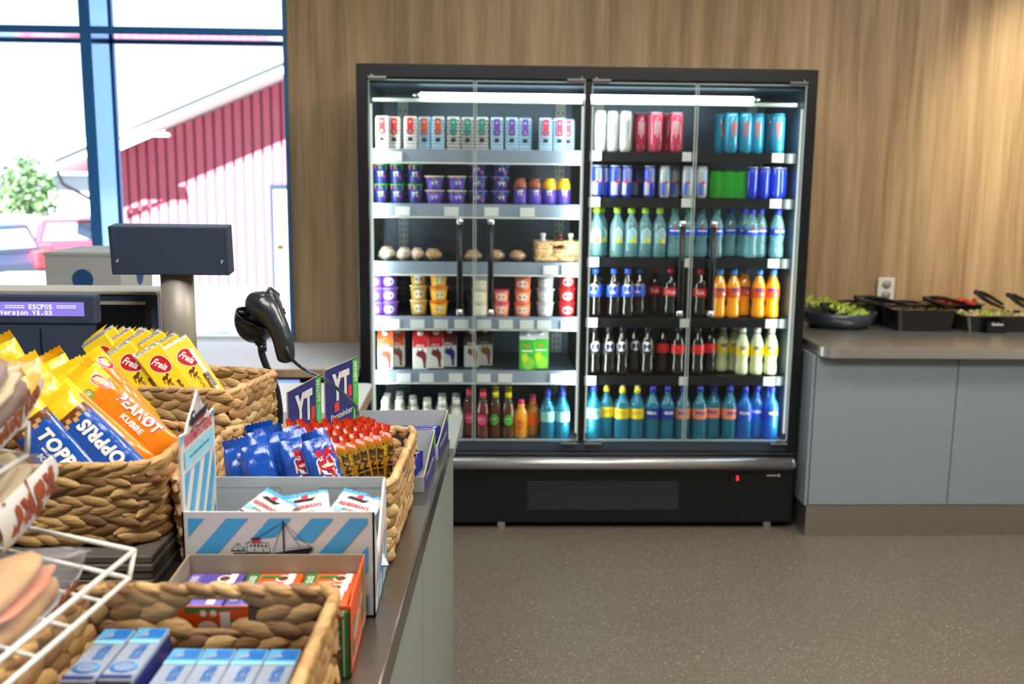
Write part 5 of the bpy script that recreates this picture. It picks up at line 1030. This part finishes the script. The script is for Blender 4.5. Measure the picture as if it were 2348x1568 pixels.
ha.rect(fy0 + .012, hz - .050, fy1 - .012, hz - .026, F_cy).text('www.fishermansfriend.no', mc, hz - .038, .10, .005, F_ink).text("FISHERMAN'S FRIEND", mc, hz - .012, .135, .017, F_rk, 0, .035).line([(fy0 + .012, hz - .056), (fy1 - .012, hz - .056)], .0012, F_sb)
hb_ = hz + .002
ha.poly([(fy0 + .042, hb_ + .002), (fy0 + .040, hb_ + .010), (fy0 + .125, hb_ + .014), (fy0 + .132, hb_ + .016), (fy0 + .118, hb_ + .001), (fy0 + .060, hb_ - .001)], F_ink).poly([(fy0 + .05, hb_ - .002), (fy0 + .06, hb_ + .001), (fy0 + .116, hb_ + .003), (fy0 + .108, hb_ - .002)], F_rk)
ha.line([(fy0 + .09, hb_ + .01), (fy0 + .089, hz + .04)], .0016, F_ink)
for q in ((fy0 + .045, hb_ + .008), (fy0 + .07, hb_ + .01), (fy0 + .108, hb_ + .012)): ha.line([(fy0 + .089, hz + .039), q], .0007, F_ink)
ha.rect(fy0 + .05, hb_ + .008, fy0 + .064, hb_ + .02, F_ink).rect(fy0 + .053, hb_ + .011, fy0 + .061, hb_ + .016, F_card).line([(fy0 + .04, hb_ - .006), (fy0 + .06, hb_ - .003), (fy0 + .08, hb_ - .006), (fy0 + .10, hb_ - .003), (fy0 + .118, hb_ - .005)], .002, F_ink)
ob('header_card', paint(hc, ha, rightside(fx0 + .003)), ff)
A_sach = lambda: join(stripes(Art(), -.036, .036, -.045, .045, F_sb, (-.03, .0, .03, .06), .014, .8), Art().rect(-.028, -.012, .028, .020, F_card).text("FISHERMAN'S", 0, .013, .05, .007, F_rk, 0, .03).rect(-.028, -.002, .028, .006, F_cy).text('ORIGINAL', 0, .002, .03, .004, F_ink).poly([(-.018, .024), (-.014, .030), (.018, .03), (.012, .022)], F_ink).rect(-.004, .026, .006, .036, F_rk).rect(-.028, -.012, .028, -.009, F_ink))
zs = lambda y: F_card
for i, (x, yy, z, rx, rz_, ry) in enumerate(((-.322, 1.385, 1.012, -1.15, -.75, .15), (-.255, 1.395, 1.006, -1.05, .25, -.2), (-.190, 1.390, 1.010, -1.1, -.45, .12), (-.30, 1.36, 1.0, -1.2, .2, 0), (-.215, 1.36, .998, -1.2, -.2, 0), (-.178, 1.39, .965, -1.1, .5, .3), (-.33, 1.36, .96, -1.3, 0, 0))):
    t = thing('lozenge_sachet', f'striped lozenge sachet {("on top, leaning beside the header card", "on top in the middle of the box", "on top at the open side of the box", "under the sachets beside the header card", "under the middle sachet", "poking out of the open side", "lowest beside the header card")[i]}', 'sachet', Matrix.Translation((x, yy, z)) @ Matrix.Rotation(rz_, 4, 'Z') @ Matrix.Rotation(rx + pi / 2, 4, 'X') @ Matrix.Rotation(ry, 4, 'Y'), 'lozenge sachets in the striped box')
    ob('packet', pillow(.095, .072, .016, zs, A_sach(), F_sb, .007, 16, 10, .9, 0, .002), t)

# ================================================================ orange and green pastille box
F_lo = mat('orange_box_print', '#e2591c', .45, vary=.03); F_lg = mat('green_box_print', '#2f7a3a', .45, vary=.03); F_kr = mat('kraft_inside', '#9a8a72', .7, vary=.04); F_pu = mat('purple_pack', '#5a4a9e', .35, coat=.3, vary=.05); F_lil = mat('lilac_pack', '#6e62bc', .35, coat=.3, vary=.05)
lx0, lx1, ly0, ly1, lz1 = -.392, -.155, 1.118, 1.272, .997
lk = thing('pastille_box', 'open orange and green display box of pastille packs', 'display box', (0, 0, 0))
fa = Art().poly([(lx0 + .04, CT + .091), (lx0 + .12, CT + .091), (lx0 + .05, CT + .084), (lx0 + .04, CT + .084)], F_lg).poly([(lx0 + .03, CT + .030), (lx1 - .02, CT + .03), (lx1 - .1, CT + .080), (lx0 + .085, CT + .074), (lx0 + .08, CT + .066), (lx0 + .05, CT + .064)], F_lg).text('ake', -.296, CT + .064, .082, .042, F_wb, 0, .07).disc(-.330, CT + .0835, .004, F_wb).disc(-.318, CT + .0835, .004, F_wb).text('L', -.357, CT + .056, .028, .046, F_wb, 0, .07).text('rol', -.218, CT + .056, .066, .046, F_wb, 0, .07)
ob('front_wall', paint(wall(lx0, lx1, ly0, ly0 + .002, CT, CT + .092, F_lo), fa, front(ly0)), lk)
ob('back_wall', wall(lx0, lx1, ly1 - .002, ly1, CT, lz1, F_kr), lk)
def side(x, m_, art=None):
    P_ = [(ly0, CT), (ly1, CT), (ly1, lz1), (ly0 + .03, lz1 - .004), (ly0, CT + .088)]; m = MB().add([(x, y_, z_) for y_, z_ in P_] + [(x - .002, y_, z_) for y_, z_ in P_], [list(range(5)), list(range(5, 10))[::-1]] + [(i, i + 5, (i + 1) % 5 + 5, (i + 1) % 5) for i in range(5)], m_)
    return paint(m, art, rightside(x)) if art else m
sa = Art().poly([(ly0 + .10, CT + .004), (ly0 + .128, CT + .004), (ly0 + .142, CT + .088), (ly0 + .118, CT + .088)], F_lg).poly([(ly0 + .012, CT + .03), (ly0 + .03, CT + .008), (ly0 + .05, CT + .06), (ly0 + .034, CT + .06)], F_lg).text('Läkerol', ly0 + .07, CT + .052, .085, .022, F_wb, .25, .04).line([(ly0 + .01, CT + .012), (ly1 - .01, CT + .018)], .004, F_wb)
ob('side_wall', side(lx1, F_lo, sa), lk); ob('side_wall', side(lx0 + .002, F_kr), lk); ob('bottom', wall(lx0, lx1, ly0, ly1, CT, CT + .002, F_kr), lk)
ob('corner_flap', MB().box(lx1 - .014, lx1 - .002, ly0 - .003, ly0 - .0005, CT + .002, CT + .086, F_lg).box(lx1 - .0085, lx1 - .007, ly0 - .0045, ly0 - .003, CT + .002, CT + .086, F_wb), lk)
def pack(c1, c2, w=.073, d=.042, h=.0165):
    m = MB().rbox(-w / 2, w / 2, -d / 2, d / 2, 0, h, c1, .001, 1); a = Art().rect(-w / 2 + .001, -d / 2 + .001, -w / 2 + .017, d / 2 - .001, c2).rect(w / 2 - .019, -d / 2 + .001, w / 2 - .009, d / 2 - .001, F_wb).disc(w / 2 - .024, .004, .010, F_wb, .011, 16).disc(w / 2 - .024, .004, .007, F_br, .008, 14).text('DUO', -w / 2 + .009, 0, .022, .009, F_wb, pi / 2, .03)
    if c1 is F_lo: a.rect(-w / 2 + .02, .004, .008, .013, F_lg).disc(-.002, -.012, .010, mat('pink_print', '#e2a0a0', .5, vary=0), .006, 12)
    paint(m, a, topside(h)); return m.me('carton')
pp, pl, pg = pack(F_pu, F_lil), pack(F_lil, F_pu), pack(F_lo, F_lg); k = 0
for lev in range(2):
    for r_, yy in enumerate((1.247, 1.203, 1.158)):
        for c_, x in enumerate((-.351, -.274, -.1975)):
            mm = pp if (c_ == 0 and r_ == 0) else pl if (c_ < 2 and r_ > 0) else pg
            col = 'purple' if mm is pp else 'lilac' if mm is pl else 'orange and green'
            t = thing('pastille_pack', f'{col} pastille pack, {("back", "middle", "front")[r_]} row, {nth(c_, 3)}, {("lower", "top")[lev]} layer', 'pastille pack', T(x, yy, CT + (.037, .043, .052)[r_] + lev * .0170), 'pastille packs in the orange box'); ob('carton', mm, t)
# filler tray under the rear rows is part of the box
ob('inner_step', wall(lx0 + .004, lx1 - .004, 1.2245, ly1 - .003, CT + .002, CT + .0365, F_kr).box(lx0 + .004, lx1 - .004, 1.1805, 1.2245, CT + .002, CT + .0425, F_kr).box(lx0 + .004, lx1 - .004, ly0 + .004, 1.1805, CT + .002, CT + .0515, F_kr), lk)

# ================================================================ gum packs in the front basket
F_gb = mat('gum_blue', '#1f6fc0', .3, coat=.4, vary=.03); F_gl = mat('gum_light_blue', '#5aa6d4', .3, coat=.4, vary=.03); F_gw = mat('gum_silver_white', '#a6b2c4', .25, .2, coat=.4, vary=.12, vscale=60); F_gd = mat('gum_dark_blue', '#26307c', .35, coat=.3, vary=.05)
def gum(h):
    L_, W = .118, .036; m = MB().rbox(-W / 2, W / 2, -L_ / 2, L_ / 2, 0, h, F_gw, .0015, 1)
    a = Art().rect(-W / 2 + .001, .028, W / 2 - .001, .058, F_gl).poly([(-.012, .034), (-.002, .056), (.016, .056), (.016, .034)], F_gb).poly([(-.014, .034), (-.004, .050), (.0, .040)], F_gw).rect(-W / 2 + .001, .022, W / 2 - .001, .029, F_cy)
    a.text('EXTRA', .003, .002, .034, .012, F_gb, pi / 2, .04).ring(0, -.034, .010, .0145, F_gb, 24, .8).ring(0, -.034, .0105, .0135, F_gl, 14, .8, -1., .8).disc(0, -.034, .0098, F_gw, .0078, 20).text('gum', 0, -.034, .012, .006, F_gb, 0, .03).rect(-W / 2 + .001, -.058, W / 2 - .001, -.052, F_gd)
    paint(m, a, topside(h))
    paint(m, Art().rect(-L_ / 2 + .001, .002, L_ / 2 - .001, h - .006, F_gd, 2), rightside(W / 2)); paint(m, Art().rect(-W / 2 + .001, .002, W / 2 - .001, h - .004, F_gd), front(-L_ / 2)); return m.me('carton')
g1, g2 = gum(.074), gum(.058)
for i, (x, yy, mm) in enumerate(((-.4165, 1.022, g1), (-.378, 1.024, g1), (-.3335, 1.005, g2), (-.2965, 1.004, g2), (-.2595, 1.003, g2), (-.2225, 1.002, g2))):
    t = thing('gum_pack', f'blue and white gum pack, {nth(i, 6)} in the front basket' + (', standing higher' if i < 2 else ''), 'gum pack', T(x, yy, CT + .0075, -.03), 'gum packs in the front basket'); ob('carton', mm, t)

# ================================================================ protein bar boxes
F_yb = mat('indigo_box_print', '#2c2f78', .45, vary=.04); F_yg = mat('bright_green_print', '#52c43a', .45, vary=.03); F_yr = mat('coral_red_print', '#e04038', .45, vary=0); F_ybar = gloss('indigo_foil', '#26308a', .2); F_corr = mat('corrugated_edge', '#a8957c', .8)
def ybox(label, card0, card1, zt, p_front, p_back, zlow, zback, txt):
    """card0/card1: foot of the header card; p_front/p_back: lower edge of the low side wall"""
    t = thing('protein_bar_box', label, 'display box', (0, 0, 0)); c0, c1, f0, f1 = (Vector((*p, CT)) for p in (card0, card1, p_front, p_back))
    def up(v, z): return Vector((v.x, v.y, z))
    def panel(a, b_, za0, za1, zb0, zb1, m, m2, th=.003):
        d = (b_ - a).normalized(); n = Vector((d.y, -d.x, 0)) * th; q = [up(a, za0), up(b_, zb0), up(b_, zb1), up(a, za1)]
        return MB().add(q + [p - n for p in q], [(0, 1, 2, 3), (7, 6, 5, 4), (0, 4, 5, 1), (1, 5, 6, 2), (2, 6, 7, 3), (3, 7, 4, 0)], [m, m2, F_corr, F_corr, F_corr, F_corr])
    cm = panel(c0, c1, CT, zt, CT, zt + .002, F_yb, F_in); d = (c1 - c0); L_ = d.length; d.normalize(); n = Vector((d.y, -d.x, 0))
    def fn(s, z, e): return c0 + d * s + Vector((0, 0, z - CT)) + n * e
    zc = zt - .058; a = Art().rect(L_ * .82, CT + .05, L_ - .001, zt - .001, F_yg).text('NYHET', L_ * .905, zt - .030, .046, L_ * .10, F_wb, R90, .05).text('Protein', L_ * .905, zt - .075, .03, L_ * .08, F_cy, R90, .02)
    a.text('YT', L_ * .45, zc + .012, L_ * .52, .062, F_wb, 0, .05).rect(L_ * .66, zc - .022, L_ * .78, zc + .004, F_yr).rect(L_ * .24, zc - .042, L_ * .38, zc - .022, F_yr)
    if txt: a.text('Proteinbar', L_ * .46, zc - .052, L_ * .66, .014, F_wb, 0, .01)
    ob('header_card', paint(cm, a, fn), t)
    ob('back_wall', panel(c1, f1, CT, zback, CT, zback, F_in, F_in), t)
    sw = panel(f0, f1, CT, zlow, CT, zback, F_yb, F_in); d2 = (f1 - f0); L2 = d2.length; d2.normalize(); n2 = Vector((d2.y, -d2.x, 0))
    sw2 = lambda s, z, e: f0 + d2 * s + Vector((0, 0, z - CT)) + n2 * e
    ob('side_wall', paint(sw, Art().text('Proteinbar', L2 * .5, CT + .026, L2 * .7, .014, F_wb, .06, .01).poly([(L2 * .84, CT + .046), (L2 * .995, CT + .05), (L2 * .995, zback - .002), (L2 * .84, CT + (zback - CT) * .84)], F_yg), sw2), t)
    ob('front_wall', panel(c0, f0, CT, zlow, CT, zlow, F_in, F_in), t)
    ob('bottom', MB().add([c0 + Vector((0, 0, .002)), f0 + Vector((0, 0, .002)), f1 + Vector((0, 0, .002)), c1 + Vector((0, 0, .002))], [(0, 1, 2, 3)], F_in), t); return t, c0, c1, f0, f1
yb = pillow(.15, .034, .018, lambda y: F_ybar, Art().rect(.004, -.06, .012, .06, F_cy), F_ybar, .012, 16, 8); ym = yb.me('wrapper')
for nm, args in (('near', ((-.366, 1.84), (-.330, 2.005), 1.096, (-.107, 1.835), (-.094, 2.01), CT + .030, .978, False)), ('far', ((-.329, 2.055), (-.279, 2.212), 1.096, (-.090, 2.055), (-.0735, 2.222), CT + .034, .972, True))):
    lab_ = 'indigo protein bar box behind the golden bars, its card nearer the scanner' if nm == 'near' else 'indigo protein bar box with lettering, at the far counter end'
    t, c0, c1, f0, f1 = ybox(lab_, *args)
    for i in range(5):
        for j in range(2):
            p = c0.lerp(c1, .18 + .155 * i); q = f0.lerp(f1, .18 + .155 * i); o = p.lerp(q, .30 + .42 * j); dd = (q - p).normalized()
            tt = thing('protein_bar', f'indigo protein bar in the {nm} box, {ORD[i]} from the front, {("card", "edge")[j]} side', 'snack bar', Matrix.Translation((o.x, o.y, CT + .026)) @ Matrix.Rotation(math.atan2(dd.y, dd.x) - pi / 2, 4, 'Z') @ Matrix.Rotation(1.25, 4, 'Y') @ Matrix.Scale(.62, 4, (0, 1, 0)), f'protein bars in the {nm} box'); ob('wrapper', ym, tt)

# ================================================================ wire rack with wrapped sandwiches
M_wire = mat('white_coated_wire', '#e4e2d8', .4, vary=.02)
rk = thing('wire_rack', 'white wire rack of wrapped sandwiches at the counter front', 'rack', (0, 0, 0))
def tray(zr, zb, cr, rdir, bdir, Lr, Lb, cb):
    cr, cb = Vector(cr), Vector(cb); r_ = Vector((*rdir, 0)).normalized(); b_ = Vector((*bdir, 0)).normalized(); w = .003; m = MB()
    q = [cr, cr + r_ * Lr, cr + r_ * Lr + b_ * Lb, cr + b_ * Lb]; q2 = [cb, cb + r_ * (Lr - .02), cb + r_ * (Lr - .02) + b_ * (Lb - .02), cb + b_ * (Lb - .02)]
    for a_, c_ in ((q, 0), (q2, 1)):
        for i in range(4): m.tube([a_[i], a_[(i + 1) % 4]], w, M_wire, 10); m.ball(a_[i], w, w, w, M_wire, 8, 6)
    for i in range(4): m.tube([q[i], q2[i]], w, M_wire, 10)
    for f in (.16, .32, .48, .64, .8): m.tube([q2[0].lerp(q2[1], f), q2[3].lerp(q2[2], f)], w * .8, M_wire, 8)
    return m
c1_, cb1 = onz(308, 1262, 1.062), onz(296, 1326, 1.04); far1 = onz(110, 1220, 1.062); near1 = onz(0, 1513, 1.062)
ob('tray', tray(1.062, 1.04, c1_, (near1 - c1_).xy, (far1 - c1_).xy, .42, .45, cb1), rk)
c2_, cb2 = onz(64, 970, 1.205), onz(62, 1044, 1.168); near2 = onz(0, 1005, 1.205)
ob('tray', tray(1.205, 1.168, c2_, (near2 - c2_).xy, (far1 - c1_).xy, .32, .30, cb2), rk)
bd = (far1 - c1_).normalized(); rd = (near1 - c1_).normalized()
for k_ in (.02, .40):
    p = c1_ + bd * .45 + rd * k_; ob('post', MB().tube([(p.x, p.y, CT), (p.x, p.y, 1.3)], .004, M_wire, 10), rk); p2 = c1_ + bd * .2 + rd * k_
    ob('foot', MB().tube([(p.x, p.y, CT + .004), (p.x + .1, p.y - .05, CT + .004)], .004, M_wire, 8), rk)
for z_, cc_ in ((1.205, c2_), (1.062, c1_)): pa = c1_ + bd * .45 + rd * .02; ob('tie_wire', MB().tube([(pa.x, pa.y, z_), (cc_.x + bd.x * .25, cc_.y + bd.y * .25, z_)], .003, M_wire, 8), rk)
M_br = mat('crusty_bread', '#c89a58', .65, vary=.28, vscale=28, bump=.25, bscale=60); M_br2 = mat('floury_bread', '#cdb88c', .7, vary=.2, vscale=30, bump=.25, bscale=60); M_sal = mat('salmon_filling', '#d9814e', .4, coat=.3); M_film = clear('sandwich_film', '#f6f6f8', .10, '#e8e8ee', rough=.07)
M_wrap = mat('white_sandwich_band', '#dcdad6', .5, vary=.05); M_scr = mat('brown_script', '#9a4a24', .5, vary=.1)
def sandwich(label, M, L_, W, H, bread, fill, a0=-1.75, a1=-.30, txt='Baguette', y0=-.46, y1=.46):
    t = thing('wrapped_sandwich', label, 'sandwich', M, 'wrapped sandwiches in the wire rack')
    ob('bread', MB().ball((0, 0, -H * .15), W * .44, L_ * .45, H * .27, bread, 22, 12, None, .16), t, 'lower half of the bread'); ob('bread', MB().ball((-W * .03, 0, H * .21), W * .42, L_ * .44, H * .22, bread, 22, 12, None, .16), t, 'upper half of the bread')
    ob('filling', MB().ball((.004, 0, H * .05), W * .45, L_ * .43, H * .075, fill, 20, 6, None, .35), t)
    ob('film', pillow(L_ * 1.12, W * 1.03, H * 1.0, lambda y: M_film, None, None, .012, 18, 12, .8, .1, .004), t)
    n_, m_ = 14, 12; vs = []
    def pt(a, y, e=0.): k = 1 - .35 * abs(2 * y / L_) ** 2.5; return ((W * .535 + e) * cos(a) * (.5 + .5 * k), y, (H * .56 + e) * sin(a) * k)
    for q in range(m_ + 1): vs += [pt(a0 + (a1 - a0) * i / n_, L_ * (y0 + (y1 - y0) * q / m_)) for i in range(n_ + 1)]
    bm = MB().add(vs, [(q * (n_ + 1) + i, q * (n_ + 1) + i + 1, (q + 1) * (n_ + 1) + i + 1, (q + 1) * (n_ + 1) + i) for q in range(m_) for i in range(n_)], M_wrap, True)
    r_ = W * .3; sc_ = Art().text(txt, L_ * (y0 + y1) / 2, .006, L_ * (y1 - y0) * .8, abs(a1 - a0) * H * .34, M_scr, .05, .05, .35)
    ob('paper_label', paint(bm, sc_, lambda x, z, e: pt((a0 + a1) / 2 + .25 + z / (H * .56), x, e + .0012)), t)
def lie(u, v, y_, rz_, rx, ry=0.): p = ony(u, v, y_); return Matrix.Translation(p) @ Matrix.Rotation(rz_, 4, 'Z') @ Matrix.Rotation(rx, 4, 'X') @ Matrix.Rotation(ry, 4, 'Y')
M_che = mat('pale_filling', '#cdbb8c', .5)
sandwich('wrapped baguette with orange filling in the lower wire tray', lie(-30, 1412, .985, -.10, .10, -.30), .23, .115, .088, M_br, M_sal)
sandwich('wrapped sandwich with brown script standing behind the lower baguette', lie(-48, 1165, 1.10, -.25, .35, -.25), .17, .105, .10, M_br2, M_che, -1.5, .2, 'Landgang', -.2, .5)
sandwich('wrapped dark roll in the upper wire tray', lie(-62, 945, 1.10, -.3, .5, -.2), .16, .09, .09, mat('dark_rye', '#8a6a54', .7, vary=.3, vscale=30), M_che, -1.4, -.3, 'Rundstykke', -.45, .45)

# ================================================================ render look
scn.view_settings.view_transform = 'Standard'; scn.view_settings.look = 'None'; scn.view_settings.exposure = .0; scn.view_settings.gamma = 1.
cy_ = scn.cycles; cy_.max_bounces = 7; cy_.diffuse_bounces = 3; cy_.glossy_bounces = 3; cy_.transmission_bounces = 4; cy_.transparent_max_bounces = 24; cy_.use_denoising = True; cy_.sample_clamp_indirect = 6.; cy_.caustics_reflective = False; cy_.caustics_refractive = False; cy_.blur_glossy = .5
